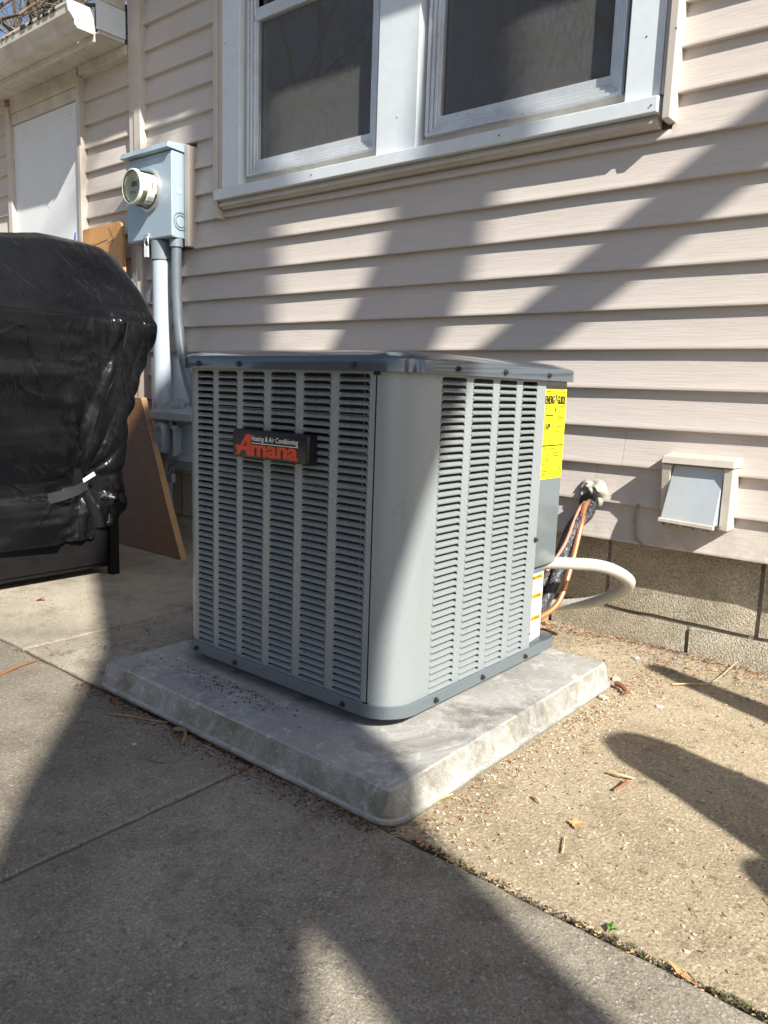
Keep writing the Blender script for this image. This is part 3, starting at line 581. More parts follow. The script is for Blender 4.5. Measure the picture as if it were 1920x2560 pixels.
for z in zs:
    x0, x1, y0, y1 = lerp_rows(z); L = []
    cx, cy, hx, hy = (x0+x1)/2, (y0+y1)/2, (x1-x0)/2, (y1-y0)/2
    for k in range(NU):
        a = 2*math.pi*k/NU; ca, sa = math.cos(a), math.sin(a); e = .20 if z < .45 else .2+.12*(z-.45)/.33
        px = cx+hx*math.copysign(abs(ca)**e, ca); py = cy+hy*math.copysign(abs(sa)**e, sa)
        zz = z; d = 0
        if (px > cx+.25*hx or py > y1-.1 or py < y0+.1) and z < .36:
            low = max(0, min(1, (.33-z)/1.1))
            d += (fold(py*4.5+z*1.3+px, z*.8)-.25)*.06*(.25+low)
            d += noise.noise(Vector((py*9+z*4, z*3, px*4)))*.012
            d += .020*ridge(py*5.0+z*1.5, z*.7, .12, 3)+.010*ridge(py*9+z*2.6, z*1.5, .11, 7)-.014*ridge(py*3.6-z*1.3, z*.6+px, .14, 11)
            d += .004*ridge(py*9+z*3, z*7, .10, 5)*(.3+low)
            ty, tz = 2.13, -.54; dy_, dz_ = py-ty, z-tz; rr = math.hypot(dy_, dz_)
            ang = math.atan2(dy_, dz_)
            d += .024*math.exp(-rr*1.8)*(abs(math.sin(ang*6.5+1.5*noise.noise(Vector((rr*3, ang*2, 1)))))**.6-.5)*min(1, rr*6)
            d -= .035*math.exp(-(rr/.09)**2)
            if z < .33:   # bulge of the left part (control side)
                d += .05/(1+math.exp((py-1.87)*45))*max(0, min(1, (z+.45)/.3))
                d += .018*math.exp(-((py-2.30-(.25-z)*-.18)/.03)**2)
        if z < -.6: d += .02*math.sin(py*17+1.5*noise.noise(Vector((py*3, 0, 0))))*(-.6-z)/.26; zz = z+(.06 if py > 2.2 else 0)*(-.6-z)/.26 + .02*noise.noise(Vector((py*6, 1, 0)))*(-.6-z)/.26
        if z > .34:
            zz = z-.02*(z-.34)/.44-max(0, (2.1-py))*.17*(z-.34)/.44+.006*noise.noise(Vector((px*6, py*6, 2)))
            d += .004*noise.noise(Vector((px*5, py*5, z*4)))
        nx, ny = ca*abs(ca)**.8, sa*abs(sa)**.8; ln = math.hypot(nx, ny) or 1
        L.append((px+nx/ln*d, py+ny/ln*d, zz))
    loops.append(L)
obj('cover', loft(loops, False, True), 'cover', cv, smooth=80)
obj('hem', loft([[(a+(.004 if a > -4.2 else -.004), b, c+h) for a, b, c in loops[0]] for h in (-.006, .012)], False, False), 'cover', cv, smooth=60)
obj('side_strap', loft([[(x, y, z+h) for x, y, z in smooth_path([(-3.84, 1.93, -.625), (-3.79, 2.0, -.60), (-3.785, 2.08, -.575), (-3.80, 2.13, -.545)], 5)] for h in (-.028, .028)], False, False, False), 'strap', cv, smooth=60)
obj('seam', tube([(-3.80, 2.12, -.5), (-3.795, 2.2, -.2), (-3.77, 2.30, .05), (-3.75, 2.36, .3)], .006, 6), 'cover', cv, smooth=60)
obj('care_tag', hexa([(-3.785, 2.10, -.545), (-3.775, 2.16, -.51), (-3.777, 2.165, -.51), (-3.787, 2.105, -.545)], [(-3.785, 2.095, -.525), (-3.775, 2.15, -.49), (-3.777, 2.155, -.49), (-3.787, 2.10, -.525)]), 'tagw', cv)
# ================================================================== EQUIPMENT PAD
def padgeo():
    PX0, PX1, PY0, PY1 = -2.428, -1.108, 1.412, 2.715; L = []
    for z, off, r in ((G+.002, .028, .07), (G+.010, .032, .07), (G+.016, .030, .07), (G+.020, .020, .05), (G+.030, .016, .03), (-1.012, .002, .012), (-1.004, -.002, .010), (-1.0, -.008, .008)):
        base = rrect(PX0, PX1, PY0, PY1, (r-off,)*4 if r > off else (.002,)*4, off, 6); pts = []
        n = len(base)
        for i, (x, y) in enumerate(base):
            x2, y2 = base[(i+1) % n]; m = max(1, int(math.hypot(x2-x, y2-y)/.04))
            for k in range(m):
                px, py = x+(x2-x)*k/m, y+(y2-y)*k/m
                pts.append((px, py))
        L.append((z, pts))
    nmin = len(L[0][1]); out = []
    for z, pts in L:   # resample to equal count
        n = len(pts); per = [0]
        for i in range(n): per.append(per[-1]+math.dist(pts[i], pts[(i+1) % n]))
        res = []; N_ = 360; j = 0
        for i in range(N_):
            t = per[-1]*i/N_
            while per[j+1] < t: j += 1
            a, b = pts[j], pts[(j+1) % n]; u = (t-per[j])/max(1e-9, per[j+1]-per[j]); x, y = a[0]+(b[0]-a[0])*u, a[1]+(b[1]-a[1])*u
            e = .0022*noise.noise(Vector((x*9, y*9, z*20)))+.0012*noise.noise(Vector((x*40, y*40, z*9)))
            res.append((x+e, y+e*.7, z+e*(.5 if z > -1.05 else 0)))
        out.append(res)
    return loft(out, False, True)
padt = obj('equipment_pad', padgeo(), 'pad', smooth=28, label='square grey concrete equipment pad with lipped edge under the air conditioner', cat='pad', origin=(-1.77, 2.06, G))
# ================================================================== AIR CONDITIONER
ac = thing('air_conditioner', 'grey louvred outdoor air conditioning unit standing on a concrete pad', 'air conditioner', (-1.78, 2.14, -1.0))
X0, X1, Y0, Y1 = -2.262, -1.300, 1.640, 2.645
ZB, ZT = -.925, .050
Pz = .0219; NR = 44
fcols = [(-2.190, -2.104), (-2.079, -1.981), (-1.955, -1.850), (-1.820, -1.707), (-1.676, -1.562), (-1.530, -1.413)]
rcols = [(1.826, 1.952), (1.989, 2.104), (2.142, 2.250), (2.287, 2.388)]
ztop = .039
sh = .0178      # slot height
def louver_panel(cols, a0, a1, place):
    """sheet with slots; place(a, z, d): a along face, d outward"""
    V, F = [], []
    def quad(p): n = len(V); V.extend(p); F.append(tuple(range(n, n+len(p))))
    xs = [a0]+[c for p in cols for c in p]+[a1]
    for i in range(0, len(xs), 2): quad([place(xs[i], ZB, 0), place(xs[i+1], ZB, 0), place(xs[i+1], ZT, 0), place(xs[i], ZT, 0)])
    zbot = ztop-Pz*(NR-1)-sh
    for c0, c1 in cols:
        quad([place(c0, ztop, 0), place(c1, ztop, 0), place(c1, ZT, 0), place(c0, ZT, 0)])
        quad([place(c0, ZB, 0), place(c1, ZB, 0), place(c1, zbot, 0), place(c0, zbot, 0)])
        for r in range(NR):
            zt = ztop-Pz*r; zb = zt-sh
            if r < NR-1:   # lip between two slots, bowed outward
                z2 = zb-(Pz-sh)
                quad([place(c0, z2, 0), place(c1, z2, 0), place(c1-.004, (zb+z2)/2+.0006, .0022), place(c0+.004, (zb+z2)/2+.0006, .0022)])
                quad([place(c0+.004, (zb+z2)/2+.0006, .0022), place(c1-.004, (zb+z2)/2+.0006, .0022), place(c1, zb, 0), place(c0, zb, 0)])
            rr = .0105    # rounded upper corners
            for cx, sg in ((c0, 1), (c1, -1)):
                arc = [place(cx+sg*(rr-rr*math.cos(t)), zt-rr*.9+rr*.9*math.sin(t), 0) for t in [math.pi/2*k/4 for k in range(5)]]
                pts = [place(cx, zt, 0)]+arc[::1]
                quad(pts if sg < 0 else pts[::-1])
    return V, F
def louver_geo(w_, place):
    """one blade: from the slot's bottom edge up and inward, closed at both ends"""
    prof = [(0.0010, 0), (.0014, .0010), (-.0025, .0033), (-.0080, .0063), (-.0135, .0083)]
    V = []; F = []
    for e in (0, 1):
        for i, (d, z) in enumerate(prof):
            sh_ = .0006*i*i*.5; V.append(place((sh_ if e == 0 else w_-sh_), z, d))
    n = len(prof)
    for i in range(n-1): F.append((i, n+i, n+i+1, i+1))
    # end cheeks
    for e in (0, 1):
        o = e*n; k = len(V); V.append(place(0 if e == 0 else w_, .0080, 0.0)); F.append((o, o+1, o+2, o+3, o+4, k) if e == 0 else (k, o+4, o+3, o+2, o+1, o))
    return V, F
fp = lambda a, z, d: (a, Y0-d, z)
rp_ = lambda a, z, d: (X1+d, a, z)
front = obj('front_panel', join(louver_panel(fcols, -2.205, -1.392, fp), loft([[(-2.205-.055*math.sin(t), Y0+.055-.055*math.cos(t), z) for t in [math.pi/2*k/8 for k in range(9)]]+[(X0+.002, 2.60, z)] for z in (ZB, ZT)], False, False, False)), 'acpanel', ac, smooth=30)
cpts = [(-1.387, Y0)]+[(-1.387+.087*math.sin(t), Y0+.12-.12*math.cos(t)) for t in [math.pi/2*k/14 for k in range(1, 15)]]
right_p = obj('side_panel', join(loft([[(x, y, z) for x, y in cpts] for z in (ZB, ZT)], False, False, False), louver_panel(rcols, Y0+.12, 2.450, rp_), loft([[(X1, 2.450, z), (X1-.012, 2.450, z)] for z in (ZB, ZT)], False, False, False)), 'acpanel', ac, smooth=30)
obj('seam_gasket', join(box(-1.3935, -1.3865, Y0+.002, Y0+.02, ZB, ZT), box(-1.400, -1.378, Y0-.002, Y0+.01, .036, .046), box(-1.402, -1.380, Y0-.002, Y0+.01, -.930, -.917)), 'black', ac)
obj('back_panel', box(X0+.01, X1-.13, Y1-.01, Y1, ZB, ZT), 'acpanel', ac)
# louvres: the 300 that show largest as parts, the rest as one
order = [('f', 5), ('f', 4), ('f', 3), ('r', 0), ('f', 2), ('r', 1), ('f', 1), ('r', 2), ('f', 0), ('r', 3)]
cnt = 0; rest = []
acorg = ORG[ac.name]
for kind_, ci in order:
    c0, c1 = (fcols if kind_ == 'f' else rcols)[ci]; pf = (lambda a, z, d: (a, -d, z)) if kind_ == 'f' else (lambda a, z, d: (d, a, z))
    geo = louver_geo(c1-c0, pf); me = None
    for r in range(NR):
        zb = ztop-Pz*r-sh; base = (c0, Y0, zb) if kind_ == 'f' else (X1, c0, zb)
        if cnt < 300:
            if me is None:
                me = bpy.data.meshes.new('louver'); me.from_pydata([(v[0]*S, v[1]*S, v[2]*S) for v in geo[0]], [], geo[1]); me.update(); me.materials.append(MT['acpanel'])
                me.polygons.foreach_set('use_smooth', [True]*len(me.polygons)); me.set_sharp_from_angle(angle=math.radians(50))
            o = bpy.data.objects.new('louver', me); C.objects.link(o); o.parent = ac; o.location = W(*base)-acorg; cnt += 1
        else:
            rest.append(([(v[0]+base[0], v[1]+base[1], v[2]+base[2]) for v in geo[0]], geo[1]))
lo = obj('louvers', join(*rest), 'acpanel', ac, smooth=50, kind='stuff')
obj('coil', join(box(-2.225, -1.345, 1.690, 1.72, ZB, .04), box(-1.372, -1.345, 1.74, 2.44, ZB, .04), box(-2.225, -2.20, 1.72, 2.6, ZB, .04), box(-2.2, -1.4, 2.58, 2.6, ZB, .04)), 'coil', ac)
obj('guard_wire', join(*[box(-2.22, -1.36, 1.682, 1.685, z, z+.002) for z in [-.85+.11*i for i in range(8)]], *[box(x, x+.002, 1.682, 1.685, ZB, .04) for x in (-2.14, -1.60, -1.47, -1.9)]), 'steel', ac)
sp = obj('service_panel', join(box(X1-.10, X1-.014, 2.452, 2.640, -.632, ZT)), 'acservice', ac, bevel=.006)
obj('service_panel', box(X1-.10, X1-.018, 2.452, 2.566, ZB, -.640), 'acservice', ac, bevel=.003)
obj('valve_bracket', box(X1-.2, X1-.10, 2.50, 2.60, ZB, -.64), 'acservice', ac)
def off_loop(z, off, rf=.115, rb=.055): return [(x, y, z) for x, y in rrect(X0, X1, Y0, Y1, (.06, rf, rb, rb), off, 10)]
obj('lid', loft([off_loop(.046, .004), off_loop(.046, .024), off_loop(.079, .024), off_loop(.085, .0215), off_loop(.089, .014), off_loop(.104, -.042), off_loop(.1065, -.055), off_loop(.1065, -.075), off_loop(.098, -.085)]), 'acdark', ac, smooth=50)
bpn = obj('base_pan', loft([off_loop(-.958, -.01), off_loop(-.960, .010), off_loop(-.955, .016), off_loop(-.920, .016), off_loop(-.917, .012), off_loop(-.922, .002)]), 'acpan', ac, smooth=50)
for x, y in ((-2.12, 1.80), (-1.45, 1.80), (-2.12, 2.45), (-1.45, 2.45)): obj('foot', box(x-.05, x+.05, y-.05, y+.05, -1.0, -.955), 'black', ac, bevel=.004)
def screw(p, axis):
    x, y, z = p; s_ = -1 if axis == 'y' else 1; h = .010
    if axis == 'y': g = join(cyl((x, y, z), 'y', .0095, -.0025, 14), cyl((x, y-.002, z), 'y', .006, -.008, 6), box(x-.0045, x+.0045, y-.0108, y-.0098, z-.0008, z+.0008))
    else: g = join(cyl((x, y, z), 'x', .0095, .0025, 14), cyl((x+.002, y, z), 'x', .006, .008, 6), box(x+.0098, x+.0108, y-.0045, y+.0045, z-.0008, z+.0008))
    return obj('screw', g, 'screw', ac, smooth=30)
for x in (-2.150, -1.944, -1.452): screw((x, Y0-.025, .062), 'y')
for y in (1.870, 2.130, 2.420): screw((X1+.025, y, .063), 'x')
for x in (-2.180, -1.968, -1.469): screw((x, Y0-.017, -.940), 'y')
for y in (1.842, 2.107, 2.392): screw((X1+.017, y, -.938), 'x')
screw((X1+.001, 2.440, -.517), 'x')
for z in (-.66, -.87): obj('rivet', cyl((X1+.001, 2.446, z), 'x', .003, .003, 8), 'screw', ac)
obj('dimple', loft([[(X1-.014+dx, 2.466+r*math.cos(a), -.575+1.5*r*math.sin(a)) for a in [2*math.pi*k/16 for k in range(16)]] for r, dx in ((.014, 0), (.009, .004), (.003, .005))]), 'acservice', ac, smooth=50)
# ---- badge
bd = obj('badge', loft([[(x, y, z) for x, z in rrect(-1.958, -1.612, -.232, -.143, (.012,)*4, o_, 5)] for y, o_ in ((Y0-.001, 0), (Y0-.034, 0), (Y0-.0385, -.003), (Y0-.040, -.008))][::-1]), 'black', ac, smooth=30)
bp = lambda u, v, q=0: (u, Y0-.0408-q, v)
bq = lambda u, v, q=0: (u, Y0-.0416-q, v)
# letters measured on the badge face: rising 'A' then m a n a
A_ = [(-1.938, -.2215), (-1.922, -.2215), (-1.9125, -.2075), (-1.896, -.2075), (-1.8955, -.2215), (-1.872, -.2215), (-1.867, -.154), (-1.884, -.154), (-1.932, -.205), (-1.936, -.1935), (-1.930, -.1925)]
Apoly = [[(-1.940, -.2235), (-1.921, -.2235), (-1.874, -.1570), (-1.889, -.1570)], [(-1.889, -.1570), (-1.865, -.1570), (-1.866, -.2235), (-1.889, -.2235), (-1.8865, -.176)], [(-1.935, -.2080), (-1.866, -.2080), (-1.866, -.1950), (-1.940, -.1930)]]
obj('lettering', join(*[(lambda pts: ([(u, Y0-.0408-.0001*i, v) for u, v in pts], [tuple(range(len(pts)))]))(pp) for i, pp in enumerate(Apoly)], bold('mana', -1.862, -1.655, -.2235, -.1885, bp, .0024, 4, offset=.01)), 'red', bd, label='red brand lettering on a black badge')
obj('lettering', join(bold('Heating & Air Conditioning', -1.862, -1.652, -.1805, -.1600, bq, .0004, shear=.15), poly([(-1.862, -.1838), (-1.652, -.1838), (-1.652, -.1818), (-1.862, -.1818)], bq)), 'wht', bd, label='white slogan lettering on a black badge')
# ---- energy label
lx = X1-.0135
ep = lambda u, v, q=0: (lx+.0016+q, u, v)
el = obj('energy_label', loft([[(x_, y, z) for y, z in rrect(2.469, 2.634, -.305, .020, (.005,)*4, 0, 3)] for x_ in (lx, lx+.001)]), 'yellow', ac, label='bright yellow energy guide sticker')
obj('print', join(bold('ENERG', 2.475, 2.5415, -.034, -.006, ep, .0012, 4), bold('GUIDE', 2.564, 2.626, -.034, -.006, ep, .0012, 4), bold('Y', 2.547, 2.561, -.022, -.003, ep, .0014, 4),
    poly([(2.5515, -.055), (2.5565, -.055), (2.5565, -.018), (2.5515, -.018)], ep), poly([(2.545, -.050), (2.554, -.066), (2.563, -.050), (2.554, -.055)], ep)), 'ink', el)
obj('print', join(bold('13.0*', 2.480, 2.520, -.126, -.103, ep, .0010, 3), poly([(2.472, -.1860), (2.630, -.1860), (2.630, -.1810), (2.472, -.1810)], ep)), 'ink', el)
def lines(rows_, a, pf, h=.0036): return [poly([(x0, z), (x1, z), (x1, z+h), (x0, z+h)], pf) for x0, x1, z in rows_]
obj('print', join(*lines([(2.480, 2.512, .008), (2.53, 2.622, .007), (2.476, 2.512, -.036), (2.570, 2.620, -.036), (2.476, 2.496, -.044), (2.592, 2.622, -.044), (2.476, 2.492, -.052), (2.482, 2.552, -.075), (2.485, 2.54, -.079), (2.57, 2.62, -.085), (2.572, 2.615, -.093), (2.482, 2.556, -.118), (2.57, 2.61, -.118), (2.546, 2.552, -.128), (2.57, 2.606, -.127), (2.57, 2.60, -.135), (2.50, 2.54, -.143), (2.50, 2.54, -.150), (2.48, 2.49, -.187), (2.48, 2.57, -.197), (2.56, 2.59, -.212), (2.55, 2.60, -.218), (2.56, 2.605, -.224), (2.50, 2.53, -.235), (2.48, 2.52, -.243), (2.48, 2.53, -.251), (2.57, 2.59, -.252), (2.48, 2.56, -.278), (2.48, 2.55, -.288), (2.61, 2.622, -.27), (2.61, 2.622, -.275), (2.61, 2.622, -.28)], 0, ep)), 'faint', el)
# ---- warning label
lx2 = X1-.0175
wp_ = lambda u, v: (lx2+.0016, u, v)
wl = obj('warning_label', loft([[(x_, 2.467, -.915), (x_, 2.556, -.905), (x_, 2.556, -.655), (x_, 2.467, -.655)] for x_ in (lx2, lx2+.001)]), 'paper', ac, label='white sticker with three orange warning bars')
obj('warning_bar', join(*[poly([(2.471, z-.017), (2.552, z-.017), (2.552, z), (2.471, z)], wp_) for z in (-.661, -.733, -.818)]), 'orange', wl)
wq = lambda u, v: (lx2+.0022, u, v)
obj('print', join(*[fit_text('WARNING', 2.500, 2.540, z-.013, z-.004, wq) for z in (-.661, -.733, -.818)], *[poly([(2.486, z-.013), (2.496, z-.013), (2.491, z-.004)], wq) for z in (-.661, -.733, -.818)]), 'ink', wl)
obj('print', join(*lines([(2.472, 2.550-random.random()*.02, z) for z0, z1 in ((-.685, -.728), (-.757, -.812), (-.842, -.898)) for z in [z0-.0055*i for i in range(int((z0-z1)/.0055))]], 0, wq, .0016)), 'greyink', wl)
# ================================================================== LINE SET, WHIP, PUTTY, CABLE, HOOD
pt = obj('wall_putty', None or (lambda: (lambda L: loft(L, False, True))([[(-1.452+r*math.cos(a)*(1+.28*noise.noise(Vector((math.cos(a)*2, math.sin(a)*2, 5))))*.062, 3.245-h-.022*noise.noise(Vector((math.cos(a)*3*r+2, math.sin(a)*3*r, r*2)))*(1 if r < 1 else 0), -.432+r*.058*math.sin(a)*(1+.28*noise.noise(Vector((math.cos(a)*2, math.sin(a)*2, 1))))) for a in [2*math.pi*k/36 for k in range(36)]] for r, h in ((1.12, 0), (1.06, .010), (.9, .018), (.75, .021), (.6, .026), (.45, .022), (.3, .030), (.15, .026), (.05, .026))]))(), 'putty', smooth=60, label='lump of grey putty sealing the line hole in the siding', cat='putty', origin=(-1.45, 3.24, -.44))
ls = thing('refrigerant_lines', 'insulated black line and bare copper tube running from wall to unit', 'pipe', (-1.42, 2.95, -.9))
obj('insulated_line', tube([(-1.444, 3.22, -.47), (-1.405, 3.1, -.506), (-1.410, 3.02, -.541), (-1.419, 2.97, -.60), (-1.416, 2.92, -.656), (-1.411, 2.87, -.725), (-1.412, 2.82, -.79), (-1.42, 2.74, -.86), (-1.44, 2.62, -.89)], .025, 14, 14, .03), 'foam', ls, smooth=60)
obj('insulated_line', tube([(-1.465, 3.22, -.48), (-1.455, 3.12, -.52), (-1.45, 3.03, -.57), (-1.45, 2.98, -.64), (-1.45, 2.9, -.72), (-1.46, 2.8, -.8), (-1.47, 2.62, -.86)], .024, 14, 14, .03), 'foam', ls, smooth=60)
obj('copper_tube', tube([(-1.449, 3.24, -.462), (-1.428, 3.12, -.472), (-1.392, 3.02, -.530), (-1.380, 2.96, -.605), (-1.366, 2.9, -.674), (-1.360, 2.86, -.729), (-1.358, 2.82, -.791), (-1.362, 2.76, -.845), (-1.385, 2.66, -.875), (-1.41, 2.58, -.87)], .0115, 12, 8), 'copper', ls, smooth=60)
obj('control_wire', tube([(-1.474, 3.23, -.465), (-1.440, 3.09, -.485), (-1.420, 3.0, -.53), (-1.402, 2.92, -.58), (-1.392, 2.85, -.623), (-1.39, 2.72, -.70), (-1.40, 2.63, -.75)], .0065, 8, 8), 'pink', ls, smooth=60)
obj('line_collar', cyl((-1.450, 3.185, -.468), 'y', .040, .03, 16), 'black', ls, smooth=40)
wh = thing('conduit_whip', 'thick white flexible conduit looping out from behind the unit', 'conduit', (-1.25, 2.9, -.9))
obj('hose', tube([(-1.41, 2.60, -.655), (-1.335, 2.645, -.641), (-1.263, 2.70, -.640), (-1.21, 2.76, -.645), (-1.172, 2.83, -.665), (-1.150, 2.92, -.705), (-1.150, 2.98, -.745), (-1.205, 3.03, -.800), (-1.318, 3.05, -.868), (-1.445, 3.05, -.908), (-1.539, 3.05, -.926), (-1.75, 3.06, -.92), (-2.2, 3.08, -.85), (-3.2, 3.1, -.75), (-4.2, 3.12, -.55)], .0235, 16, 12, .045), 'whip', wh, smooth=60)
cb = obj('thin_cable', tube([(-1.24, 3.236, -.455), (-1.243, 3.225, -.50), (-1.240, 3.225, -.55), (-1.232, 3.228, -.60), (-1.205, 3.235, -.628), (-1.159, 3.245, -.64), (-1.12, 3.27, -.632)], .0055, 8, 8), 'cable', smooth=60, label='thin grey cable dangling from the siding below the vent hood', cat='cable', origin=(-1.24, 3.23, -.47))
hood = thing('dryer_vent', 'dryer vent hood with pale metal flap in a taupe trim frame', 'vent hood', (-.98, 3.24, -.5))
obj('top_trim', hexa([(-1.128, 3.150, -.262), (-.842, 3.150, -.262), (-.842, 3.26, -.262), (-1.128, 3.26, -.262)], [(-1.124, 3.156, -.232), (-.846, 3.156, -.232), (-.842, 3.26, -.222), (-1.128, 3.26, -.222)]), 'trim', hood, bevel=.003)
obj('side_trim', hexa([(-1.128, 3.20, -.505), (-1.098, 3.20, -.505), (-1.098, 3.26, -.505), (-1.128, 3.26, -.505)], [(-1.128, 3.160, -.266), (-1.090, 3.160, -.266), (-1.090, 3.26, -.266), (-1.128, 3.26, -.266)]), 'trim', hood, bevel=.003)
obj('side_trim', hexa([(-.882, 3.165, -.512), (-.848, 3.165, -.512), (-.848, 3.26, -.512), (-.882, 3.26, -.512)], [(-.882, 3.160, -.266), (-.848, 3.160, -.266), (-.848, 3.26, -.266), (-.882, 3.26, -.266)]), 'trim', hood, bevel=.003)
obj('flap', hexa([(-1.100, 3.118, -.487), (-.888, 3.118, -.495), (-.888, 3.240, -.495), (-1.090, 3.240, -.487)], [(-1.086, 3.190, -.268), (-.886, 3.190, -.268), (-.886, 3.245, -.268), (-1.086, 3.245, -.268)]), 'galv', hood, bevel=.003)
obj('flap_lip', join(hexa([(-1.107, 3.108, -.497), (-.885, 3.108, -.506), (-.885, 3.126, -.506), (-1.107, 3.126, -.497)], [(-1.105, 3.108, -.482), (-.887, 3.108, -.490), (-.887, 3.126, -.490), (-1.105, 3.126, -.482)])), 'dirtywhite', hood, bevel=.002)
lint = []
for i in range(70):
    x = random.choice((-1.07, -1.0, -.93, -.91))+random.gauss(0, .018); p = Vector((x, 3.14+random.random()*.05, -.497)); q = [tuple(p)]
    for k in range(3): p = p+Vector((random.gauss(0, .008), random.gauss(0, .008), -random.random()*.010)); q.append(tuple(p))
    lint.append(tube(q, .0012, 4, 1))
obj('lint', join(*lint), 'lint', hood)
# ================================================================== LEAVES, TWIGS, CHIPS, LITTER, MOSS
def zf(x, y): return G+(.004 if y < 1.38 and x > -1.59 else 0)
def leaf(name, c, size, rot, mat, label, curl=.25, lobes=((0, 1.0), (25, .55), (50, .82), (75, .45), (110, .7), (150, .4), (180, .25), (210, .45), (250, .75), (285, .5), (310, .85), (335, .5)), group=None):
    pts = [(0, 0)]; V = []
    for a, r in lobes:
        t = math.radians(a+rot); V.append((c[0]+size*r*math.cos(t), c[1]+size*r*math.sin(t), zf(*c)+.004+size*curl*abs(math.sin(math.radians(a*1.5)))*r))
    n = len(V); V.append((c[0], c[1], zf(*c)+.004))
    F = [(i, (i+1) % n, n) for i in range(n)]
    return obj(name, (V, F), mat, label=label, cat='leaf', origin=(c[0], c[1], zf(*c)), group=group)
leaf('dry_leaf', (-.758, 1.735), .030, 60, 'leaf', 'single pale orange dry leaf lying on sunlit concrete in front of the pad')
leaf('dry_leaf', (-1.66, 3.235), .045, 20, 'leaf', 'curled tan dry leaf against the foundation behind the unit', .7)
leaf('dry_leaf', (-1.60, 3.17), .035, 120, 'leaf', 'flat tan dry leaf on the ground under the copper tube', .4)
leaf('dry_leaf', (-.372, 1.398), .024, -20, 'leaf', 'reddish leaf scrap wedged in the patio joint near the lower right', .2, ((0, 1.6), (60, .4), (120, .4), (180, 1.5), (240, .35), (300, .4)))
leaf('dry_leaf', (-1.00, 1.40), .022, -10, 'leafd', 'dark brown leaf scrap in the joint beside the pad corner', .3, ((0, 1.6), (60, .4), (120, .5), (180, 1.5), (240, .35), (300, .4)))
leaf('dry_leaf', (-3.62, 1.76), .03, 40, 'leafd', 'crumpled brown leaf on sunlit concrete in front of the grill', .6)
def twig(pts, r, mat, label, cat='twig', name='twig', taper=.5):
    P = [(x, y, zf(x, y)+r*1.1+h) for x, y, h in pts]
    return obj(name, tube(P, lambda t: r*(1-t*taper), 7, 4), mat, smooth=60, label=label, cat=cat, origin=(pts[0][0], pts[0][1], zf(*pts[0][:2])))
twig([(-2.20, 1.275, 0), (-2.12, 1.315, .004), (-2.06, 1.34, .003), (-2.0, 1.375, 0)], .0045, 'twig', 'long thin twig lying beside the left pad edge in shade')
twig([(-1.93, 1.355, .002), (-1.90, 1.36, .01), (-1.865, 1.345, .012), (-1.83, 1.305, .002)], .008, 'twig', 'thick curled dark twig touching the front-left pad edge')
twig([(-1.85, 1.19, 0), (-1.80, 1.20, .003), (-1.76, 1.23, 0)], .003, 'twig', 'short thin twig on shaded concrete left of the pad corner')
twig([(-.805, 2.055, 0), (-.77, 2.052, .006), (-.735, 2.072, 0)], .0055, 'straw', 'pale bleached stick lying beside the round shadow')
twig([(-.745, 2.04, 0), (-.742, 2.00, .004), (-.752, 1.965, 0)], .006, 'leafd', 'dark curled twig below the pale stick on sunlit concrete')
twig([(-.917, 2.90, 0), (-.86, 2.95, .004), (-.812, 3.0, .003), (-.80, 3.15, .006), (-.79, 3.30, .02)], .0035, 'straw', 'long bent straw stem near the foundation')
twig([(-.725, 1.60, 0), (-.735, 1.63, .003), (-.752, 1.665, 0)], .003, 'straw', 'thin straw stem just below the orange leaf')
twig([(-1.085, 1.50, 0), (-1.08, 1.56, .008), (-1.072, 1.64, 0)], .005, 'straw', 'straw stalk leaning beside the front pad corner')
twig([(-1.065, 2.72, .003), (-1.035, 2.70, .006), (-1.0, 2.665, .002)], .012, 'leafd', 'lump of dark bark behind the right pad corner', 'bark', 'bark_piece', .3)
twig([(-2.775, 1.19, 0), (-2.80, 1.27, .002), (-2.825, 1.36, 0)], .006, 'litter1', 'rusty orange stick lying in the sunlit left patio')
twig([(-.90, 1.78, 0), (-.885, 1.772, .003), (-.872, 1.766, 0)], .005, 'straw', 'tiny curled straw piece on the sunlit concrete')
def chip(x, y, s, rot, label, mat='chip'):
    pts = [(x+s*r*math.cos(math.radians(a+rot)), y+s*r*math.sin(math.radians(a+rot))) for a, r in ((0, 1), (70, .7), (130, 1), (200, .9), (280, .8))]
    z = zf(x, y)
    obj('stone_chip', loft([[(a, b, z) for a, b in pts], [(x+(a-x)*.9, y+(b-y)*.9, z+s*.35) for a, b in pts]]), mat, label=label, cat='stone chip', origin=(x, y, z))
chip(-1.057, 2.585, .022, 10, 'flat pale stone chip lying just right of the pad side')
chip(-.876, 2.652, .016, 50, 'small white stone chip in open ground right of the pad')
chip(-1.14, 3.10, .018, 80, 'pale stone chip close to the foundation block joint')
chip(-1.10, 2.80, .022, 120, 'pale stone chip at the back right pad corner')
chip(-1.95, 1.22, .010, 20, 'tiny white chip beside the twig in shade')
chip(-.60, 1.02, .010, 20, 'light pebble on the shaded front slab')
def scatter(n, region, fn, mat, name, label, cat):
    gs = [fn(*region()) for _ in range(n)]
    obj(name, join(*gs), mat, kind='stuff', label=label, cat=cat, origin=(-1, 2, G))
def bit(x, y, s):
    a = random.random()*6.28; ln = s*random.uniform(.5, 1.6); wd = s*random.uniform(.12, .3); c_, s_ = math.cos(a), math.sin(a); z = zf(x, y)+random.random()*.004
    bend = random.uniform(-.6, .6); V = []
    for i in range(4):
        t = i/3-.5; u = t*ln; vv = bend*ln*(t*t-.1); h = random.random()*s*.3
        for sg in (-1, 1): V.append((x+c_*u-s_*(vv+sg*wd/2), y+s_*u+c_*(vv+sg*wd/2), z+h+(.002 if sg > 0 else 0)))
    return V, [(0, 2, 3, 1), (2, 4, 5, 3), (4, 6, 7, 5)]
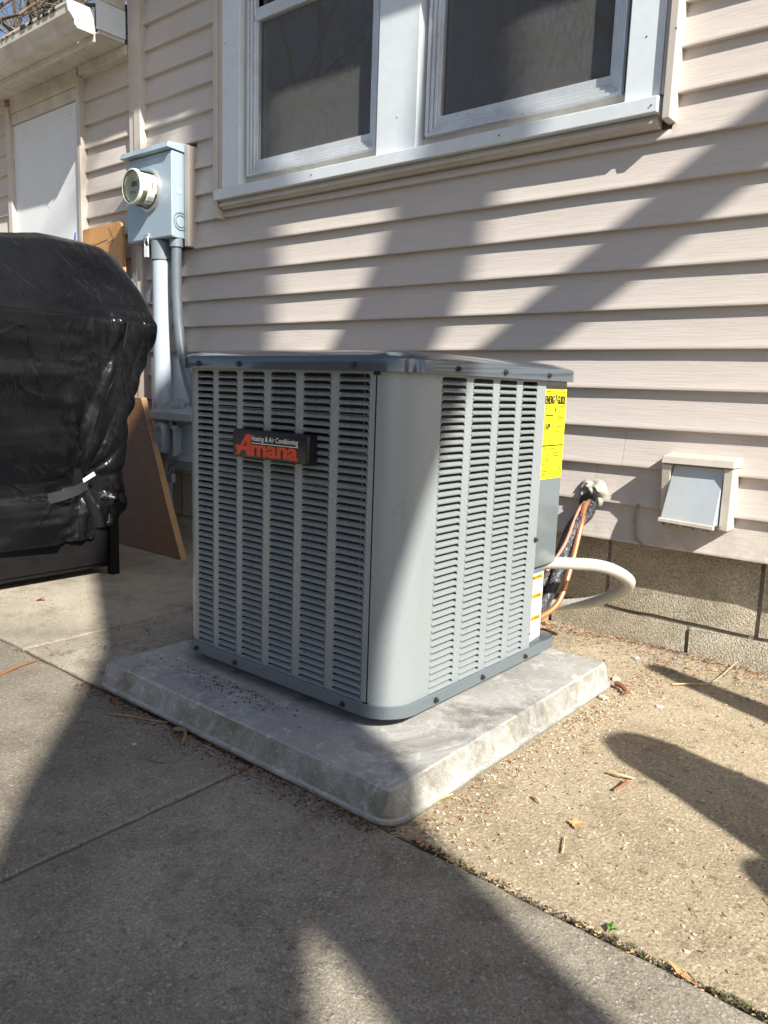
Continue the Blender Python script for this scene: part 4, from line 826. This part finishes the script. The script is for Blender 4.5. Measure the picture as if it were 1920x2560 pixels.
def rock(x, y, s):
    z = zf(x, y)-s*.2; V = []; n = 5; a0 = random.random()*6
    for h, r in ((0, 1), (.45, .8)):
        for k in range(n): V.append((x+s*r*math.cos(a0+6.28*k/n)*random.uniform(.7, 1.1), y+s*r*math.sin(a0+6.28*k/n)*random.uniform(.7, 1.1), z+h*s))
    return V, [tuple(range(n, 2*n))]+[(k, (k+1) % n, n+(k+1) % n, n+k) for k in range(n)]
def reg_wall():
    x = random.uniform(-3.0, .1); y = 3.30-abs(random.gauss(0, .16)); return x, y, random.uniform(.008, .018)
def reg_wall2():
    x = random.uniform(-2.9, .1); return x, 3.312-abs(random.gauss(0, .05))*(1+.6*math.sin(x*7)), random.uniform(.006, .016)
def reg_pad():
    if random.random() < .55: x = -1.06+abs(random.gauss(0, .07)); y = random.uniform(1.42, 3.2)
    else: x = random.uniform(-1.2, .2); y = random.uniform(1.42, 3.25)
    return x, y, random.uniform(.006, .013)
def reg_front():
    t = random.random(); return -2.5+1.4*t, 1.375-abs(random.gauss(0, .035)), random.uniform(.005, .012)
def reg_joint():
    return random.uniform(-1.1, .1), 1.395+random.gauss(0, .006), random.uniform(.004, .012)
def reg_left():
    x = random.uniform(-3.0, -2.45); return x, random.uniform(1.42, 3.2), random.uniform(.006, .014)
def reg_small():
    return random.uniform(-3.1, .2), random.uniform(1.42, 3.3), random.uniform(.0025, .006)
def mixreg(*rs): return lambda: random.choice(rs)()
scatter(3000, mixreg(reg_wall, reg_wall2, reg_wall2, reg_pad, reg_front), bit, 'litter1', 'leaf_litter', 'reddish brown leaf litter scattered along the wall and pad', 'leaf litter')
scatter(1300, mixreg(reg_wall, reg_pad, reg_pad, reg_joint), bit, 'litter2', 'straw_litter', 'tan straw bits scattered over the old concrete', 'straw bits')
scatter(1900, mixreg(reg_wall2, reg_wall2, reg_front, reg_joint, reg_front, reg_left), bit, 'litter3', 'dark_debris', 'dark organic crumbs along the joints and pad edges', 'debris')
scatter(1100, mixreg(reg_small, reg_small, reg_pad), lambda x, y, s: rock(x, y, s*.5), 'chip', 'pale_gravel', 'pale grit and pebbles exposed in the old concrete', 'gravel')
scatter(1600, mixreg(reg_small, reg_wall), lambda x, y, s: rock(x, y, s*.45), 'chipg', 'grey_gravel', 'grey grit and pebbles exposed in the old concrete', 'gravel')
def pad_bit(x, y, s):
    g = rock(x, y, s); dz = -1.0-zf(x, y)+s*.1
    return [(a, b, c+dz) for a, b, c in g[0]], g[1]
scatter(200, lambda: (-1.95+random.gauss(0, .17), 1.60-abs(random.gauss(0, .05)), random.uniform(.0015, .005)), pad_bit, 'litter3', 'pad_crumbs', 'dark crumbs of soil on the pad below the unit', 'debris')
def tuft(x, y, s):
    gs = []
    for i in range(10):
        a = random.random()*6.28; l = s*random.uniform(.5, 1.2); gs.append(([(x, y, G-.004), (x+.003, y+.002, G-.004), (x+l*math.cos(a)*.7, y+l*math.sin(a)*.7, G+l*.5)], [(0, 1, 2)]))
    return join(*gs)
def reg_moss():
    c = random.choice(((-.50, .05), (-.46, .03), (-.24, .05), (-.30, .05), (-.85, .04), (-.95, .03), (-2.98, .02))); return c[0]+random.gauss(0, c[1]), (1.396 if c[0] > -2 else 1.36)+random.gauss(0, .008), random.uniform(.006, .018)
scatter(120, reg_moss, tuft, 'moss', 'joint_moss', 'tufts of moss growing in the patio joint', 'moss')
leaf('weed_leaf', (-.525, 1.425), .014, 30, 'green', 'small bright green weed leaf in the patio joint', .9, ((0, 1.2), (60, .8), (120, 1.0), (180, .6), (240, 1.0), (300, .8)))
# ================================================================== TREES that shade the place
def PQ(p, q, K): return (K, p-.36*K, q+.8*K)
yt = thing('yard_tree', 'big bare yard tree with twin stems standing right of the patio', 'tree', (4.5, -1.0, G))
def limb(name, pts, K, n=14, parent=None, sub=6):
    P = [PQ(p, q, K+(dk if len(t) else 0)) for p, q, r, *t in pts for dk in [t[0] if t else 0]]
    rs = [a[2] for a in pts]; m = len(rs)-1
    def R(t):
        i = min(int(t*m), m-1); u = t*m-i; return rs[i]*(1-u)+rs[i+1]*u
    return obj(name, tube(P, R, n, sub), 'bark', parent, smooth=60)
K = 4.5
limb('trunk', [(.55, -4.72, .34), (.72, -3.0, .24), (.84, -1.5, .195), (.865, -.5, .185), (.86, .1, .28), (.875, .5, .29), (.95, .92, .34), (1.25, 1.75, .45), (1.53, 2.65, .48), (1.58, 3.15, .38), (1.77, 3.62, .19), (1.78, 4.2, .17), (1.80, 5.4, .15), (1.9, 7.5, .10), (2.1, 9.5, .03)], K, parent=yt)
limb('trunk', [(.25, -4.72, .36), (.15, -3.0, .30), (.16, -1.5, .28), (.20, -.45, .285), (.44, .10, .34), (.78, .6, .36), (1.02, 1.1, .33)], K, parent=yt)
limb('limb', [(1.2, 1.70, .17), (1.8, 1.66, .15), (2.4, 1.735, .128), (2.8, 1.715, .125), (3.3, 1.70, .11), (4.2, 1.9, .08), (5.5, 2.6, .03)], K, parent=yt)
limb('limb', [(1.6, 2.1, .25), (1.95, 2.25, .30), (2.20, 2.35, .24), (2.34, 2.65, .17), (2.41, 2.95, .14), (2.42, 3.4, .12), (2.48, 4.2, .11), (2.7, 6, .06), (3.2, 8, .02)], K, parent=yt)
limb('limb', [(1.78, 4.4, .10), (2.2, 5.4, .08), (3.0, 6.8, .05), (3.6, 8.0, .02)], K, parent=yt)
def twigs(root, base, dirn, L, r, depth, out, spread=.7):
    if depth == 0 or r < .004: return
    p = Vector(base); d = Vector(dirn).normalized(); pts = [tuple(p)]
    for i in range(3):
        d = (d+Vector((random.gauss(0, .16), random.gauss(0, .16), random.gauss(0, .12)+.04))).normalized(); p = p+d*L/3; pts.append(tuple(p))
    out.append(tube(pts, lambda t: r*(1-.5*t), 5 if depth < 3 else 8, 2))
    for _ in range(3 if depth > 1 else 2):
        a = Vector((random.gauss(0, spread), random.gauss(0, spread), random.gauss(0, spread)+.15)); k = random.uniform(.35, 1)
        b = Vector(pts[0]).lerp(Vector(pts[-1]), k) if k < .9 else p
        q = Vector(pts[1 if k < .5 else 2]) if k < .9 else p
        twigs(root, q, d+a, L*random.uniform(.6, .8), r*.55, depth-1, out, spread)
tw = []
for p, q in ((1.82, 6.0), (1.9, 7.4), (2.7, 6.2), (3.0, 7.0), (2.1, 8.6)):
    for _ in range(3): twigs(yt, PQ(p, q, K), (random.gauss(.5, .6), random.gauss(0, .6), 1), 1.6, .05, 4, tw)
obj('branches', join(*tw), 'bark', yt, smooth=60)
def bare_tree(base, height, lean, label, seed, r0=.35, spread=.75, depth=6, group=None):
    random.seed(seed); t = thing('bare_tree', label, 'tree', base, group)
    top = Vector(base)+Vector(lean)*height; mid = Vector(base).lerp(top, .5)+Vector((random.gauss(0, .2), random.gauss(0, .2), 0))
    obj('trunk', tube([tuple(base), tuple(mid), tuple(top)], lambda u: r0*(1-.6*u), 12), 'bark', t, smooth=60)
    o1 = []
    for k in range(9):
        b = mid.lerp(top, random.random()); a = random.random()*6.28
        twigs(t, b, (math.cos(a), math.sin(a), .7), height*.33, r0*.35, depth, o1, spread)
    obj('crown', join(*o1), 'bark', t, smooth=60); return t
bare_tree((-19.2, 9.4, G), 8.5, (-.05, .0, 1), 'bare tree with a leaning trunk seen above the gutter at upper left', 3, .30, .8, 6)
bare_tree((-30.0, 15.0, G), 15, (.05, .0, 1), 'taller bare tree farther behind the left wing', 5, .34, .8, 6)
bare_tree((-12.5, -4.2, G), 8, (.03, 0, 1), 'bare tree across the yard mirrored in the window', 11, .35, .7, 6)
bare_tree((-7.0, -11.0, G), 10, (.0, 0, 1), 'bare tree behind the viewpoint across the yard', 21, .35, .7, 5)
nb = thing('blocker_garage', 'unseen brown outbuilding added behind the viewpoint to block low sky', 'blocker_garage', (-5, -9, G))  # added out of view to darken the low sky facing the unit's front
obj('wall', box(-13, 1.5, -13, -7.5, G-.03, 2.6), 'blockerwall', nb)
obj('roof', extrude([(-13.6, 2.5), (-6.9, 2.5), (-6.9, 2.62), (-10.25, 4.4), (-13.6, 2.62)], 'x', -13.5, 2.0), 'shingle', nb)
for x in (-11.5, -4.5): obj('blocker_door', box(x, x+4.2, -7.5, -7.44, G, 1.9), 'blockerdoor', nb)
for x in (-.9,): obj('blocker_side_door', box(x, x+1.4, -7.5, -7.44, G, 1.9), 'blockerdoor', nb)
lb = obj('fallen_limb', tube([(-13.9, 7.9, 11.0), (-13.2, 7.6, 11.5), (-12.9, 7.4, 11.9)], .02, 6), 'twig') if False else None
# invented stubs added right of the frame, shaped to throw the rounded shadows
sb = thing('shadow_stubs', 'unseen thick rounded stubs added right of the patio to cast ground shadows', 'shadow_caster', (1.6, 1.35, G))
Ks = 1.6
def stub(p0, q1, r0, r1, p1=None, K_=Ks):
    z0 = G-.8*K_; p1 = p0 if p1 is None else p1
    rs = [(z0, r0*1.1), ((z0+q1)/2, (r0+r1)/2*1.05), (q1-r1*1.6, r1), (q1-r1*.8, r1*.93), (q1-r1*.35, r1*.7), (q1-r1*.05, r1*.3)]
    P = [PQ(p0+(p1-p0)*(q-z0)/(q1-z0), q, K_) for q, r in rs]; m = len(rs)-1
    obj('stem', loft([[(P[i][0]+rs[i][1]*math.cos(a)*(1+.08*noise.noise(Vector((math.cos(a), math.sin(a), i*.7)))), P[i][1]+rs[i][1]*math.sin(a), P[i][2]) for a in [2*math.pi*k/18 for k in range(18)]] for i in range(m+1)]), 'bark', sb, smooth=60)
stub(2.0, -.38, .44, .135, 2.0)
stub(1.62, -.80, .12, .10, 1.76)
stub(2.62, -.24, .17, .055, 2.68)
print('objects', len(bpy.data.objects))
